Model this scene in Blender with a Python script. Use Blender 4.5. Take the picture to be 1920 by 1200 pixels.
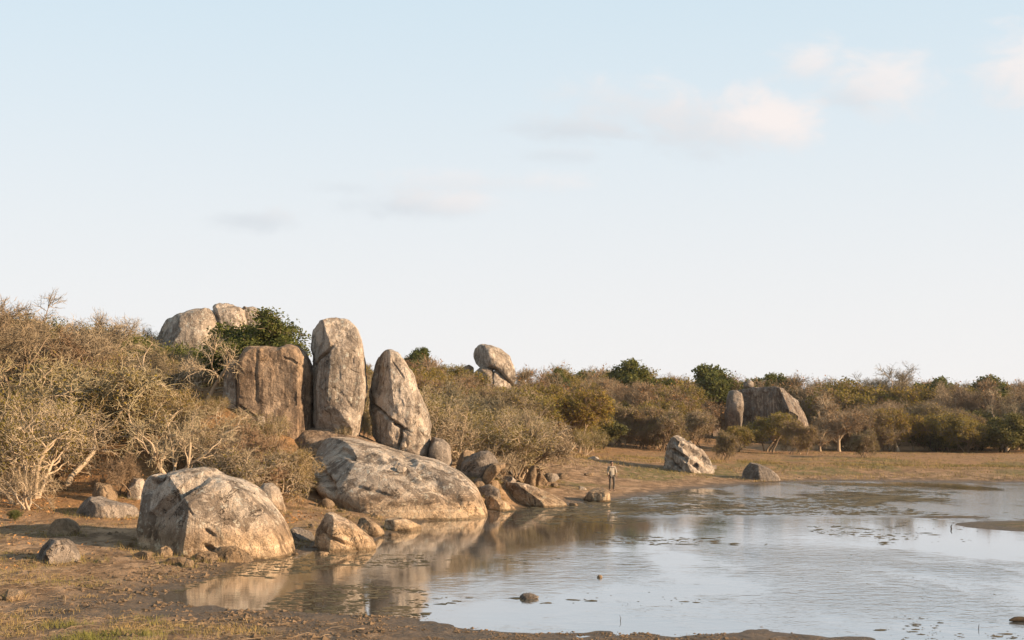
import bpy, bmesh, math, random
import numpy as np
from mathutils import Vector

# ------------------------------------------------------------------ camera, sky, sun, exposure
for o in list(bpy.data.objects):
    bpy.data.objects.remove(o)
scn = bpy.context.scene
COL = scn.collection
F = 2400.0            # focal length in photo pixels
HZ = 792.0            # horizon row in photo pixels
ALB = 0.70            # common albedo level
CAMH = 4.0            # camera height above the water

cam_d = bpy.data.cameras.new('camera')
cam_d.sensor_width = 36.0
cam_d.lens = 36.0 * F / 1920.0
cam_d.shift_y = (HZ - 600.0) / 1920.0
cam_d.clip_start = 0.5
cam_d.clip_end = 20000
cam = bpy.data.objects.new('camera', cam_d)
COL.objects.link(cam)
cam.location = (0, 0, CAMH)
cam.rotation_euler = (math.radians(90), 0, 0)
scn.camera = cam

SUN_AZ = math.radians(16)      # how far the sun stands behind the camera plane, to the right
SUN_EL = math.radians(17)
sun_vec = Vector((math.cos(SUN_AZ) * math.cos(SUN_EL), -math.sin(SUN_AZ) * math.cos(SUN_EL), math.sin(SUN_EL)))
sun_d = bpy.data.lights.new('sun', 'SUN')
sun_d.energy = 5.0
sun_d.angle = math.radians(0.6)
sun_d.color = (1.0, 0.735, 0.47)
sun = bpy.data.objects.new('sun', sun_d)
COL.objects.link(sun)
sun.location = (60, -30, 40)
sun.rotation_euler = (-sun_vec).to_track_quat('-Z', 'Y').to_euler()

scn.view_settings.view_transform = 'Standard'
scn.view_settings.look = 'None'
scn.view_settings.exposure = 1.22
scn.view_settings.gamma = 1.0
scn.view_settings.use_curve_mapping = False
scn.render.engine = 'CYCLES'
scn.cycles.use_denoising = True
scn.cycles.max_bounces = 6
scn.cycles.diffuse_bounces = 3
scn.cycles.glossy_bounces = 3
scn.cycles.transmission_bounces = 3
scn.cycles.transparent_max_bounces = 6
scn.cycles.caustics_reflective = False
scn.cycles.caustics_refractive = False
scn.cycles.sample_clamp_indirect = 4.0


class NT:
    """small helper to write node trees"""
    def __init__(self, tree):
        self.t = tree
        tree.nodes.clear()

    def n(self, kind, **kw):
        nd = self.t.nodes.new(kind)
        for k, v in kw.items():
            setattr(nd, k, v)
        return nd

    def put(self, sock, v):
        if v is None:
            return
        if hasattr(v, 'is_output'):
            self.t.links.new(v, sock)
        elif isinstance(v, (tuple, list)) and sock.type == 'RGBA' and len(v) == 3:
            sock.default_value = (*v, 1)
        else:
            sock.default_value = v

    def math(self, op, a, b=None, c=None, clamp=False):
        nd = self.n('ShaderNodeMath', operation=op, use_clamp=clamp)
        self.put(nd.inputs[0], a)
        self.put(nd.inputs[1], b)
        self.put(nd.inputs[2], c)
        return nd.outputs[0]

    def vmath(self, op, a, b=None):
        nd = self.n('ShaderNodeVectorMath', operation=op)
        self.put(nd.inputs[0], a)
        self.put(nd.inputs[1], b)
        return nd.outputs[0]

    def mix(self, f, a, b, blend='MIX'):
        nd = self.n('ShaderNodeMix', data_type='RGBA', blend_type=blend)
        self.put(nd.inputs['Factor'], f)
        self.put(nd.inputs['A'], a)
        self.put(nd.inputs['B'], b)
        for s in nd.inputs:
            if s.type == 'RGBA' and s.name == 'A':
                self.put(s, a)
            if s.type == 'RGBA' and s.name == 'B':
                self.put(s, b)
        return [s for s in nd.outputs if s.type == 'RGBA'][0]

    def noise(self, vec, scale, detail=5.0, rough=0.55, dist=0.0, col=False):
        nd = self.n('ShaderNodeTexNoise')
        self.put(nd.inputs['Vector'], vec)
        nd.inputs['Scale'].default_value = scale
        nd.inputs['Detail'].default_value = detail
        nd.inputs['Roughness'].default_value = rough
        nd.inputs['Distortion'].default_value = dist
        return nd.outputs['Color' if col else 'Fac']

    def step(self, v, lo, hi, a=0.0, b=1.0):
        nd = self.n('ShaderNodeMapRange', interpolation_type='SMOOTHSTEP')
        self.put(nd.inputs['Value'], v)
        nd.inputs['From Min'].default_value = lo
        nd.inputs['From Max'].default_value = hi
        nd.inputs['To Min'].default_value = a
        nd.inputs['To Max'].default_value = b
        return nd.outputs[0]

    def scale(self, vec, s):
        nd = self.n('ShaderNodeMapping')
        self.put(nd.inputs['Vector'], vec)
        nd.inputs['Scale'].default_value = s
        return nd.outputs[0]

    def attr(self, name):
        return self.n('ShaderNodeAttribute', attribute_name=name).outputs['Fac']


world = bpy.data.worlds.new('World')
scn.world = world
world.use_nodes = True
world.cycles.sampling_method = 'MANUAL'
world.cycles.sample_map_resolution = 256
W = NT(world.node_tree)
sky = W.n('ShaderNodeTexSky', sky_type='NISHITA', sun_disc=False)
sky.sun_elevation = SUN_EL
sky.sun_rotation = math.atan2(sun_vec.x, sun_vec.y)
sky.air_density = 1.0
sky.dust_density = 0.6
sky.ozone_density = 1.2
wdir = W.n('ShaderNodeTexCoord').outputs['Generated']
sep = W.n('ShaderNodeSeparateXYZ')
W.put(sep.inputs[0], wdir)
dx, dy, dz = sep.outputs
# pale evening veil, thick near the horizon and thinner overhead
veil = W.step(dz, -0.05, 0.9, 0.97, 0.60)
skyc = W.mix(1.0, sky.outputs[0], (0.13, 0.13, 0.13), 'MULTIPLY')
lowcol = W.mix(W.step(dz, 0.02, 0.42), (0.90, 0.888, 0.893), (0.70, 0.865, 0.965))
base = W.mix(veil, skyc, lowcol)
# drifting evening clouds, written in sky directions
ay = W.math('MAXIMUM', dy, 0.02)
a_ = W.math('DIVIDE', dx, ay)
b_ = W.math('DIVIDE', dz, ay)
comb = W.n('ShaderNodeCombineXYZ')
W.put(comb.inputs[0], a_)
W.put(comb.inputs[1], W.math('MULTIPLY', b_, 1.8))
cvec = comb.outputs[0]
front = W.step(dy, 0.02, 0.3)
n1 = W.noise(cvec, 17.0, 9.0, 0.64, 0.6)
n2 = W.noise(cvec, 42.0, 4.0, 0.55)
nn = W.math('ADD', W.math('MULTIPLY', n1, 0.75), W.math('MULTIPLY', n2, 0.25))
pink = (0.94, 0.875, 0.855)
grey = (0.69, 0.73, 0.775)
CLOUDS = [  # x, y, half-width, half-height in photo pixels, strength, lit share
    (1190, 200, 150, 60, 0.75, 0.50), (1330, 238, 190, 62, 0.85, 0.35), (1445, 228, 110, 62, 1.1, 0.95),
    (1075, 240, 130, 30, 0.75, 0.05), (1060, 292, 90, 18, 0.45, 0.0), (1530, 122, 85, 52, 0.85, 0.85),
    (1655, 155, 115, 72, 0.85, 0.85), (1600, 185, 60, 30, 0.5, 0.1), (1920, 140, 95, 85, 0.85, 0.9),
    (770, 385, 140, 32, 0.75, 0.15), (870, 380, 120, 24, 0.55, 0.7), (900, 342, 210, 26, 0.5, 0.6),
    (650, 352, 80, 16, 0.35, 0.0), (478, 412, 90, 28, 0.7, 0.0)]
cur = base
for cx, cy, rw, rh, st, lit in CLOUDS:
    u = W.math('MULTIPLY', W.math('SUBTRACT', a_, (cx - 960) / F), F / rw)
    v = W.math('MULTIPLY', W.math('SUBTRACT', b_, (HZ - cy) / F), F / rh)
    rr = W.math('SQRT', W.math('ADD', W.math('MULTIPLY', u, u), W.math('MULTIPLY', v, v)))
    m = W.math('ADD', W.math('SUBTRACT', 1.0, rr), W.math('MULTIPLY', W.math('SUBTRACT', nn, 0.5), 3.0))
    den = W.math('MULTIPLY', W.step(m, -0.25, 0.95, 0.0, min(st * 0.98, 1.0)), front)
    t = W.math('ADD', W.math('MULTIPLY', W.math('ADD', v, W.math('MULTIPLY', u, 0.6)), 0.35), lit)
    tone = W.mix(W.math('ADD', t, W.math('MULTIPLY', W.math('SUBTRACT', n1, 0.5), 0.8), clamp=True), grey, pink)
    cur = W.mix(den, cur, tone)
bg = W.n('ShaderNodeBackground')
W.put(bg.inputs['Color'], cur)
bg.inputs['Strength'].default_value = 0.432
wo = W.n('ShaderNodeOutputWorld')
W.put(wo.inputs['Surface'], bg.outputs[0])


# ------------------------------------------------------------------ helpers
def at(px, py, Y):
    """point at depth Y metres on the sight line through a photo pixel"""
    return np.array(((px - 960.0) / F * Y, Y, CAMH + (HZ - py) / F * Y))


def hash3(ix, iy, iz, seed):
    n = (ix.astype(np.int64) * 374761393 + iy.astype(np.int64) * 668265263 + iz.astype(np.int64) * 2147483647 + seed * 1013904223) & 0xffffffff
    n = ((n ^ (n >> 13)) * 1274126177) & 0xffffffff
    n = ((n ^ (n >> 15)) * 2246822519) & 0xffffffff
    n = n ^ (n >> 16)
    return n.astype(np.float64) / 4294967295.0


def vnoise(p, seed=0):
    i = np.floor(p)
    f = p - i
    f = f * f * f * (f * (f * 6 - 15) + 10)
    i = i.astype(np.int64)
    r = 0
    for a in (0, 1):
        wa = f[:, 0] if a else 1 - f[:, 0]
        for b in (0, 1):
            wb = f[:, 1] if b else 1 - f[:, 1]
            for c in (0, 1):
                wc = f[:, 2] if c else 1 - f[:, 2]
                r = r + wa * wb * wc * hash3(i[:, 0] + a, i[:, 1] + b, i[:, 2] + c, seed)
    return r * 2 - 1


def fbm(p, octaves=4, seed=0, gain=0.5):
    r, a, s = 0, 1.0, 0.0
    for k in range(octaves):
        r = r + a * vnoise(p * (2.03 ** k) + 17.3 * k, seed + k)
        s += a
        a *= gain
    return r / s


def fbm2(x, y, scale, octaves=4, seed=0, gain=0.5):
    return fbm(np.stack([x * scale, y * scale, np.full_like(x, seed * 3.7)], 1), octaves, seed, gain)


def sm(x, lo, hi):
    t = np.clip((x - lo) / (hi - lo), 0, 1)
    return t * t * (3 - 2 * t)


def link_mesh(name, verts, faces, mats, parent=None, smooth=True, mat_idx=None):
    me = bpy.data.meshes.new(name)
    verts = np.asarray(verts, dtype=np.float32)
    me.vertices.add(len(verts))
    me.vertices.foreach_set('co', verts.ravel())
    sizes = [np.asarray(f).shape for f in faces]
    loops = np.concatenate([np.asarray(f, dtype=np.int32).ravel() for f in faces])
    totals = np.concatenate([np.full(s[0], s[1], dtype=np.int32) for s in sizes])
    starts = np.concatenate([[0], np.cumsum(totals)[:-1]]).astype(np.int32)
    me.loops.add(len(loops))
    me.loops.foreach_set('vertex_index', loops)
    me.polygons.add(len(totals))
    me.polygons.foreach_set('loop_start', starts)
    me.polygons.foreach_set('loop_total', totals)
    if mat_idx is not None:
        me.polygons.foreach_set('material_index', np.asarray(mat_idx, dtype=np.int32))
    me.polygons.foreach_set('use_smooth', np.full(len(totals), smooth))
    for m in (mats if isinstance(mats, (list, tuple)) else [mats]):
        me.materials.append(m)
    me.update(calc_edges=True)
    o = bpy.data.objects.new(name, me)
    COL.objects.link(o)
    if parent:
        o.parent = parent
    return o


def tag(o, label=None, cat=None, group=None, kind=None):
    if label:
        o['label'] = label
    if cat:
        o['category'] = cat
    if group:
        o['group'] = group
    if kind:
        o['kind'] = kind
    return o


def new_mat(name):
    m = bpy.data.materials.new(name)
    m.use_nodes = True
    t = NT(m.node_tree)
    p = t.n('ShaderNodeBsdfPrincipled')
    out = t.n('ShaderNodeOutputMaterial')
    t.put(out.inputs['Surface'], p.outputs[0])
    return m, t, p, out


def bump(t, p, h, strength, dist):
    b = t.n('ShaderNodeBump')
    b.inputs['Strength'].default_value = strength
    b.inputs['Distance'].default_value = dist
    t.put(b.inputs['Height'], h)
    t.put(p.inputs['Normal'], b.outputs[0])
    return b


# ------------------------------------------------------------------ terrain
def gw(px, py):
    Y = CAMH * F / (py - HZ)
    return ((px - 960.0) / F * Y, Y)


SHORE = [gw(*q) for q in [
    (300, 1118), (345, 1098), (400, 1082), (440, 1068), (480, 1054), (560, 1040), (600, 1030), (700, 1014), (745, 1000), (800, 978),
    (900, 962), (960, 954), (1060, 946), (1100, 941), (1180, 934), (1230, 927), (1290, 918), (1370, 911), (1450, 905), (1560, 902),
    (1700, 903), (1800, 904), (1920, 905)]]
SHORE += [(52, 84), (75, 78), (88, 60), (84, 40), (62, 28), (34, 22.6)]
SHORE += [gw(*q) for q in [(1920, 1222), (1750, 1212), (1600, 1204), (1500, 1194), (1390, 1186), (1250, 1192), (1140, 1186), (960, 1186),
                           (860, 1174), (780, 1162), (660, 1160), (540, 1152), (420, 1140), (340, 1128)]]
SHORE = np.array(SHORE)


def shore_dist(x, y):
    """signed distance to the waterline, positive on land"""
    d = np.full(x.shape, 1e9)
    inside = np.zeros(x.shape, bool)
    n = len(SHORE)
    for i in range(n):
        ax, ay_ = SHORE[i]
        bx, by = SHORE[(i + 1) % n]
        ex, ey = bx - ax, by - ay_
        t = np.clip(((x - ax) * ex + (y - ay_) * ey) / (ex * ex + ey * ey), 0, 1)
        d = np.minimum(d, np.hypot(x - ax - t * ex, y - ay_ - t * ey))
        cond = (ay_ > y) != (by > y)
        xs = ax + (y - ay_) / (ey if abs(ey) > 1e-9 else 1e-9) * ex
        inside ^= cond & (x < xs)
    return np.where(inside, -d, d)


ISLANDS = [(21.4, 49.3, 4.3, 3.2, 0.10), (18.4, 54.0, 1.9, 0.7, 0.06), (25, 50.5, 3.4, 3.0, 0.10)]


def height(x, y, fine=True):
    x = np.asarray(x, float)
    y = np.asarray(y, float)
    sd = shore_dist(x, y)
    lowf = fbm2(x, y, 0.35, 3, 5)
    near = sm(-y, -34, -26)                       # the muddy near shore is flatter and patchier
    d = sd + lowf * (0.35 + 0.75 * near)
    land = np.clip(d, 0, None)
    slope = 0.085 * (1 - near) + 0.028 * near
    rise = 0.75 * (1 - np.exp(-land * slope / 0.75))
    h = np.where(d > 0, rise, np.maximum(d * (0.05 * (1 - near) + 0.03 * near), -0.6))
    # hills behind the rocks
    inland = sm(sd, 0.5, 14)
    h = h + inland * (4.3 * np.exp(-((x + 13) / 9) ** 2 - ((y - 64) / 8.5) ** 2)
                      + 5.2 * np.exp(-((x + 30) / 26) ** 2 - ((y - 104) / 32) ** 2)
                      + 7.2 * np.exp(-((x + 9) / 24) ** 2 - ((y - 160) / 25) ** 2)
                      + 1.1 * np.exp(-((x + 27) / 10) ** 2 - ((y - 62) / 14) ** 2)
                      + 1.0 * sm(y, 130, 220) + 2.0 * sm(y, 250, 900))
    # bank the photographer stands on
    h = h + 1.9 * sm(-np.hypot(x * 0.55, y), -19, -3) * np.exp(-(x / 60) ** 2)
    h = h + sm(sd, 0.0, 2.5) * 1.15 * np.exp(-((x + 1.5) / 2.3) ** 2 - ((y - 61.4) / 1.9) ** 2)     # rubble mound beside the dome
    for ix, iy, rx, ry, amp in ISLANDS:
        q = ((x - ix) / rx) ** 2 + ((y - iy) / ry) ** 2
        h = np.maximum(h, amp * (1 - q) + 0.03 * lowf)
    if fine:
        on = sm(sd, -3.0, 1.5)
        h = h + on * (0.030 * fbm2(x, y, 1.3, 3, 9) + 0.042 * near * fbm2(x, y, 0.8, 3, 31)) + sm(sd, 0.5, 5) * (0.10 * fbm2(x, y, 0.45, 3, 12) + 0.02 * fbm2(x, y, 3.0, 2, 14))
    if fine:
        h = h + sm(-y, -52, -34) * sm(sd, 0.2, 2.5) * (0.035 * fbm2(x, y, 2.4, 3, 61) + 0.02 * np.abs(fbm2(x, y, 5.0, 2, 66)))
    return h


def h1(x, y):
    return float(height(np.array([x]), np.array([y]))[0])


def ground(px, py, lo=18.0, hi=400.0):
    """where the sight line through a pixel meets the terrain"""
    Y = np.geomspace(lo, hi, 900)
    X = (px - 960.0) / F * Y
    Z = CAMH + (HZ - py) / F * Y
    H = np.maximum(height(X, Y, False), 0)
    k = np.nonzero(Z <= H)[0]
    i = k[0] if len(k) else len(Y) - 1
    return X[i], Y[i], H[i]


def build_ground():
    ang = np.concatenate([np.linspace(-180, -40, 40)[:-1], np.linspace(-40, -25, 24)[:-1], np.linspace(-25, 25, 560)[:-1],
                          np.linspace(25, 40, 24)[:-1], np.linspace(40, 180, 40)[:-1]])
    rad = np.concatenate([np.linspace(1.0, 18, 22)[:-1], np.geomspace(18, 130, 400)[:-1], np.geomspace(130, 300, 60)[:-1], np.geomspace(300, 1500, 30)])
    A, R = np.meshgrid(np.radians(ang), rad)
    X = (np.sin(A) * R).ravel()
    Y = (np.cos(A) * R).ravel()
    Z = height(X, Y)
    na, nr = len(ang), len(rad)
    idx = np.arange(na * nr).reshape(nr, na)
    nxt = np.roll(idx, -1, axis=1)
    quads = np.stack([idx[:-1].ravel(), nxt[:-1].ravel(), nxt[1:].ravel(), idx[1:].ravel()], 1)[:, ::-1]
    V = np.stack([X, Y, Z], 1)
    V = np.vstack([V, [[0, 0, h1(0, 0)]]])
    c = len(V) - 1
    cap = np.stack([np.full(na, c), nxt[0], idx[0]], 1)
    o = link_mesh('ground', V, [quads, cap], ground_mat())
    sd = shore_dist(X, Y)
    green = sm(fbm2(X, Y * 0.45, 0.22, 4, 41), 0.02, 0.35)
    bank = sm(sd, 2.5, 6) * (1 - sm(sd, 24, 36)) * sm(X, -2, 6) * sm(Y, 62, 75)
    fore = sm(-Y, -46, -30) * sm(fbm2(X, Y, 0.4, 3, 77), 0.05, 0.35) * sm(sd, 1.0, 4) * 0.7
    isl = sum(np.exp(-((X - a) / b) ** 2 - ((Y - c) / d) ** 2) for a, c, b, d, _ in ISLANDS)
    grass = np.clip(green * bank * 1.8 + 1.5 * isl + fore + 0.25 * sm(fbm2(X, Y, 0.6, 4, 55), 0.05, 0.4) * sm(sd, 0.6, 3), 0, 1)
    litter = sm(-X, 4, 12) * sm(Y, 40, 48) * sm(sd, 4, 9) + 0.8 * sm(Y, 88, 100)
    me = o.data
    for nm, arr in (('grass', grass), ('litter', np.clip(litter, 0, 1)), ('shore', sd)):
        at_ = me.attributes.new(nm, 'FLOAT', 'POINT')
        at_.data.foreach_set('value', np.concatenate([arr, [0]]).astype(np.float32))
    return tag(o, kind='structure')


def ground_mat():
    m, t, p, out = new_mat('earth')
    g = t.n('ShaderNodeNewGeometry').outputs['Position']
    big = t.noise(g, 0.35, 6, 0.6)
    mid = t.noise(t.scale(g, (1, 0.55, 1)), 1.6, 6, 0.65)
    fine = t.noise(g, 9.0, 5, 0.7)
    c = t.mix(t.step(mid, 0.40, 0.62), (0.190, 0.115, 0.062), (0.46, 0.300, 0.180))
    c = t.mix(t.step(big, 0.45, 0.62, 0, 0.55), c, (0.33, 0.20, 0.105))
    c = t.mix(t.math('MULTIPLY', t.attr('litter'), t.step(mid, 0.35, 0.6, 0.35, 0.9)), c, (0.35, 0.185, 0.075))
    gm = t.math('MULTIPLY', t.attr('grass'), t.step(t.noise(g, 2.6, 6, 0.7), 0.38, 0.58))
    c = t.mix(gm, c, t.mix(fine, (0.085, 0.095, 0.022), (0.20, 0.165, 0.05)))
    # sodden mud close to the waterline
    z = t.n('ShaderNodeSeparateXYZ')
    t.put(z.inputs[0], g)
    wet = t.math('ADD', z.outputs[2], t.math('MULTIPLY', t.math('SUBTRACT', mid, 0.5), 0.12))
    wetf = t.step(wet, 0.0, 0.17, 1.0, 0.0)
    c = t.mix(t.math('MULTIPLY', wetf, 0.92), c, t.mix(t.step(fine, .4, .6), (0.070, 0.050, 0.030), (0.135, 0.095, 0.055)))
    c = t.mix(t.step(fine, 0.56, 0.70, 0, 0.45), c, (0.075, 0.050, 0.030))
    c = t.mix(t.step(t.noise(g, 5.0, 4, .6), 0.60, 0.70, 0, 0.4), c, (0.47, 0.35, 0.24))
    c = t.mix(1.0, c, (ALB, ALB, ALB), 'MULTIPLY')
    t.put(p.inputs['Base Color'], c)
    t.put(p.inputs['Roughness'], t.math('SUBTRACT', 0.95, t.math('MULTIPLY', wetf, 0.4)))
    p.inputs['Specular IOR Level'].default_value = 0.2
    hh = t.math('ADD', t.math('MULTIPLY', t.noise(g, 3.5, 6, 0.65), 1.0), t.math('MULTIPLY', fine, 0.35))
    bump(t, p, hh, 1.0, 0.16)
    return m


def build_pond():
    m, t, p, out = new_mat('pond_water')
    g = t.n('ShaderNodeNewGeometry').outputs['Position']
    n = t.noise(g, 0.25, 4, 0.6)
    c = t.mix(t.step(n, 0.35, 0.65), (0.055, 0.062, 0.060), (0.090, 0.094, 0.090))
    sp0 = t.n('ShaderNodeSeparateXYZ')
    t.put(sp0.inputs[0], g)
    silt = t.math('ADD', sp0.outputs[0], t.math('MULTIPLY', t.math('SUBTRACT', t.noise(g, 0.3, 4, .6), 0.5), 10))
    c = t.mix(t.step(silt, -7, 2, 0.85, 0.0), c, (0.145, 0.100, 0.055))
    t.put(p.inputs['Base Color'], c)
    p.inputs['Roughness'].default_value = 0.045
    p.inputs['IOR'].default_value = 1.5
    # wind ripples: the far right and the middle are ruffled, the water under the rocks is calm
    sepg = t.n('ShaderNodeSeparateXYZ')
    t.put(sepg.inputs[0], g)
    wind = t.step(t.math('ADD', sepg.outputs[0], t.math('MULTIPLY', t.math('SUBTRACT', t.noise(g, 0.12, 3, .5), 0.5), 22)), -6, 8, 0.10, 1.0)
    yy = t.math('ADD', sepg.outputs[1], t.math('MULTIPLY', t.math('SUBTRACT', t.noise(g, 0.10, 3, .5), 0.5), 14))
    calm = t.math('MULTIPLY', t.step(yy, 34, 44), t.step(yy, 53, 60, 1.0, 0.0))
    wind = t.math('MULTIPLY', wind, t.math('SUBTRACT', 1.0, t.math('MULTIPLY', calm, 0.8)))
    patch = t.step(t.noise(t.scale(g, (1, 0.5, 1)), 0.16, 4, 0.6), 0.40, 0.58, 0.15, 1.25)
    r1 = t.noise(t.scale(g, (1.0, 1.4, 1)), 2.0, 3, 0.5, 0.4)
    r2 = t.noise(t.scale(g, (1.2, 1.5, 1)), 7.0, 3, 0.5)
    hgt = t.math('ADD', t.math('MULTIPLY', r1, 0.7), t.math('MULTIPLY', r2, 0.25))
    b = bump(t, p, t.math('MULTIPLY', hgt, t.math('MULTIPLY', wind, patch)), 1.0, 0.030)
    gl = t.n('ShaderNodeBsdfGlossy')
    gl.inputs['Color'].default_value = (0.90, 0.945, 1.0, 1)
    gl.inputs['Roughness'].default_value = 0.05
    t.put(gl.inputs['Normal'], b.outputs[0])
    mx = t.n('ShaderNodeMixShader')
    mx.inputs[0].default_value = 0.38
    t.put(mx.inputs[1], p.outputs[0])
    t.put(mx.inputs[2], gl.outputs[0])
    t.put(out.inputs['Surface'], mx.outputs[0])
    bm = bmesh.new()
    ring = [(-60, 16), (140, 16), (140, 120), (-60, 120)]
    # water sheet cut generously round the pond; the banks rise through it
    far = []
    n_ = len(SHORE)
    cx, cy = SHORE.mean(0)
    pts = []
    for i in range(n_):
        q = SHORE[i]
        e = SHORE[(i + 1) % n_] - SHORE[i - 1]
        nrm = np.array([e[1], -e[0]])
        nrm = nrm / np.linalg.norm(nrm)
        for s in (1, -1):
            cand = q + nrm * 1.6 * s
            if shore_dist(np.array([cand[0]]), np.array([cand[1]]))[0] > 0:
                pts.append(cand)
                break
        else:
            pts.append(q)
    vs = [bm.verts.new((a[0], a[1], 0.0)) for a in pts]
    f = bm.faces.new(vs)
    bmesh.ops.triangulate(bm, faces=[f])
    bm.normal_update()
    for f in bm.faces:
        if f.normal.z < 0:
            f.normal_flip()
    me = bpy.data.meshes.new('pond')
    bm.to_mesh(me)
    bm.free()
    me.materials.append(m)
    o = bpy.data.objects.new('pond', me)
    COL.objects.link(o)
    return tag(o, kind='structure')


ground_obj = build_ground()
pond_obj = build_pond()


# ------------------------------------------------------------------ rocks
def rock_mat(name, warm, cool, dark, stain=0.55, streak=0.5, tide=False, ochre=0.3, stripes=False):
    m, t, p, out = new_mat(name)
    oc = t.n('ShaderNodeTexCoord').outputs['Object']
    rnd = t.n('ShaderNodeObjectInfo').outputs['Random']
    off = t.n('ShaderNodeCombineXYZ')
    t.put(off.inputs[0], t.math('MULTIPLY', rnd, 37.0))
    t.put(off.inputs[1], t.math('MULTIPLY', rnd, 91.0))
    v = t.vmath('ADD', oc, off.outputs[0])
    big = t.noise(v, 0.55, 5, 0.6, 0.3)
    c = t.mix(t.step(big, 0.40, 0.60), warm, cool)
    c = t.mix(t.step(t.noise(v, 0.9, 4, 0.6), 0.52, 0.66, 0, ochre), c, (0.42, 0.25, 0.115))
    # weathering: dark lichen films in ragged patches, run-off streaks down the faces
    c = t.mix(t.step(t.noise(v, 0.38, 6, 0.62, 0.8), 0.47, 0.56, 0, 0.5), c, tuple(0.5 * a + 0.22 * b for a, b in zip(dark, warm)))
    c = t.mix(t.step(t.noise(v, 0.85, 10, 0.70, 0.6), 0.505, 0.555, 0, stain), c, dark)
    st = t.noise(t.scale(v, (2.6, 2.6, 0.33)), 1.3, 7, 0.62, 0.4)
    c = t.mix(t.step(st, 0.525, 0.565, 0, streak), c, dark)
    if stripes:
        st2 = t.noise(t.scale(v, (1.6, 1.6, 0.16)), 1.6, 5, 0.55, 0.3)
        c = t.mix(t.step(st2, 0.46, 0.52, 0.0, 0.75), c, (0.15, 0.100, 0.072))
    c = t.mix(t.step(t.noise(v, 3.2, 8, 0.75), 0.555, 0.60, 0, 0.55), c, tuple(min(1.25 * a, 0.7) for a in warm))
    gr = t.noise(v, 26.0, 4, 0.75)
    c = t.mix(t.step(gr, 0.53, 0.59, 0, 0.55), c, dark)
    if tide:
        g = t.n('ShaderNodeNewGeometry').outputs['Position']
        z = t.n('ShaderNodeSeparateXYZ')
        t.put(z.inputs[0], g)
        zz = t.math('ADD', z.outputs[2], t.math('MULTIPLY', t.math('SUBTRACT', t.noise(g, 0.5, 5, 0.6), 0.5), 0.28))
        r = t.n('ShaderNodeValToRGB')
        r.color_ramp.elements[0].position = 0.0
        r.color_ramp.elements[0].color = (0.24, 0.20, 0.15, 1)
        r.color_ramp.elements[1].position = 1.0
        r.color_ramp.elements[1].color = (0.5, 0.5, 0.5, 1)
        for pos, col in ((0.04, (0.26, 0.22, 0.16)), (0.07, (0.50, 0.43, 0.34)), (0.20, (0.54, 0.46, 0.36)), (0.23, (0.62, 0.55, 0.46)), (0.27, (0.50, 0.43, 0.34)),
                         (0.40, (0.42, 0.36, 0.29)), (0.56, (0.47, 0.42, 0.37)), (0.64, (0.60, 0.57, 0.53)), (0.8, (0.54, 0.53, 0.52))):
            e = r.color_ramp.elements.new(pos)
            e.color = (*col, 1)
        t.put(r.inputs[0], t.math('DIVIDE', zz, 1.6, clamp=True))
        c = t.mix(1.0, c, t.mix(1.0, r.outputs[0], (2.0, 2.0, 2.0), 'MULTIPLY'), 'MULTIPLY')
    # hair cracks and flaked sheets
    sn = t.noise(t.scale(v, (1.0, 1.0, 0.7)), 0.62, 7, 0.58, 0.9)
    seam = t.step(t.math('ABSOLUTE', t.math('SUBTRACT', sn, 0.5)), 0.0015, 0.0075, 1.0, 0.0)
    seam = t.math('MULTIPLY', seam, t.step(t.noise(v, 0.9, 3, 0.5), 0.47, 0.56))
    c = t.mix(t.math('MULTIPLY', seam, 0.75), c, (0.045, 0.035, 0.028))
    fl = t.noise(t.scale(v, (1.0, 1.0, 0.8)), 1.0, 9, 0.62, 0.5)
    sheet = t.math('ADD', t.step(fl, 0.465, 0.485), t.math('ADD', t.step(fl, 0.53, 0.545), t.step(fl, 0.585, 0.60)))
    c = t.mix(1.0, c, (ALB, ALB, ALB), 'MULTIPLY')
    t.put(p.inputs['Base Color'], c)
    p.inputs['Roughness'].default_value = 0.92
    p.inputs['Specular IOR Level'].default_value = 0.15
    hh = t.math('ADD', t.math('MULTIPLY', t.noise(v, 2.6, 8, 0.66), 1.0), t.math('MULTIPLY', gr, 0.12))
    hh = t.math('ADD', hh, t.math('MULTIPLY', st, 0.5))
    hh = t.math('ADD', hh, t.math('MULTIPLY', sheet, 0.14))
    hh = t.math('SUBTRACT', hh, t.math('MULTIPLY', seam, 0.35))
    hh = t.math('ADD', hh, t.math('MULTIPLY', t.noise(v, 9.0, 6, 0.7), 0.30))
    bump(t, p, hh, 1.0, 0.20)
    return m


M_WARM = rock_mat('granite_warm', (0.75, 0.615, 0.495), (0.61, 0.510, 0.420), (0.145, 0.112, 0.088), 0.48, 0.50, ochre=0.22)
M_POND = rock_mat('granite_pond', (0.77, 0.630, 0.500), (0.61, 0.510, 0.415), (0.140, 0.105, 0.080), 0.72, 0.30, tide=True, ochre=0.25)
M_BROWN = rock_mat('granite_brown', (0.47, 0.325, 0.215), (0.56, 0.415, 0.295), (0.115, 0.080, 0.060), 0.50, 0.65, ochre=0.45)
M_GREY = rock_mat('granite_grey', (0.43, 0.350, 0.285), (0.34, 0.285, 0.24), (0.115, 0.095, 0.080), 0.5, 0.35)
M_STRIPE = rock_mat('granite_striped', (0.48, 0.375, 0.285), (0.36, 0.31, 0.27), (0.11, 0.10, 0.095), 0.5, 0.5, stripes=True, ochre=0.15)
M_EARTHY = rock_mat('stone_earthy', (0.45, 0.315, 0.195), (0.37, 0.265, 0.175), (0.13, 0.09, 0.060), 0.35, 0.2, ochre=0.5)

_ICO = {}


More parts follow.
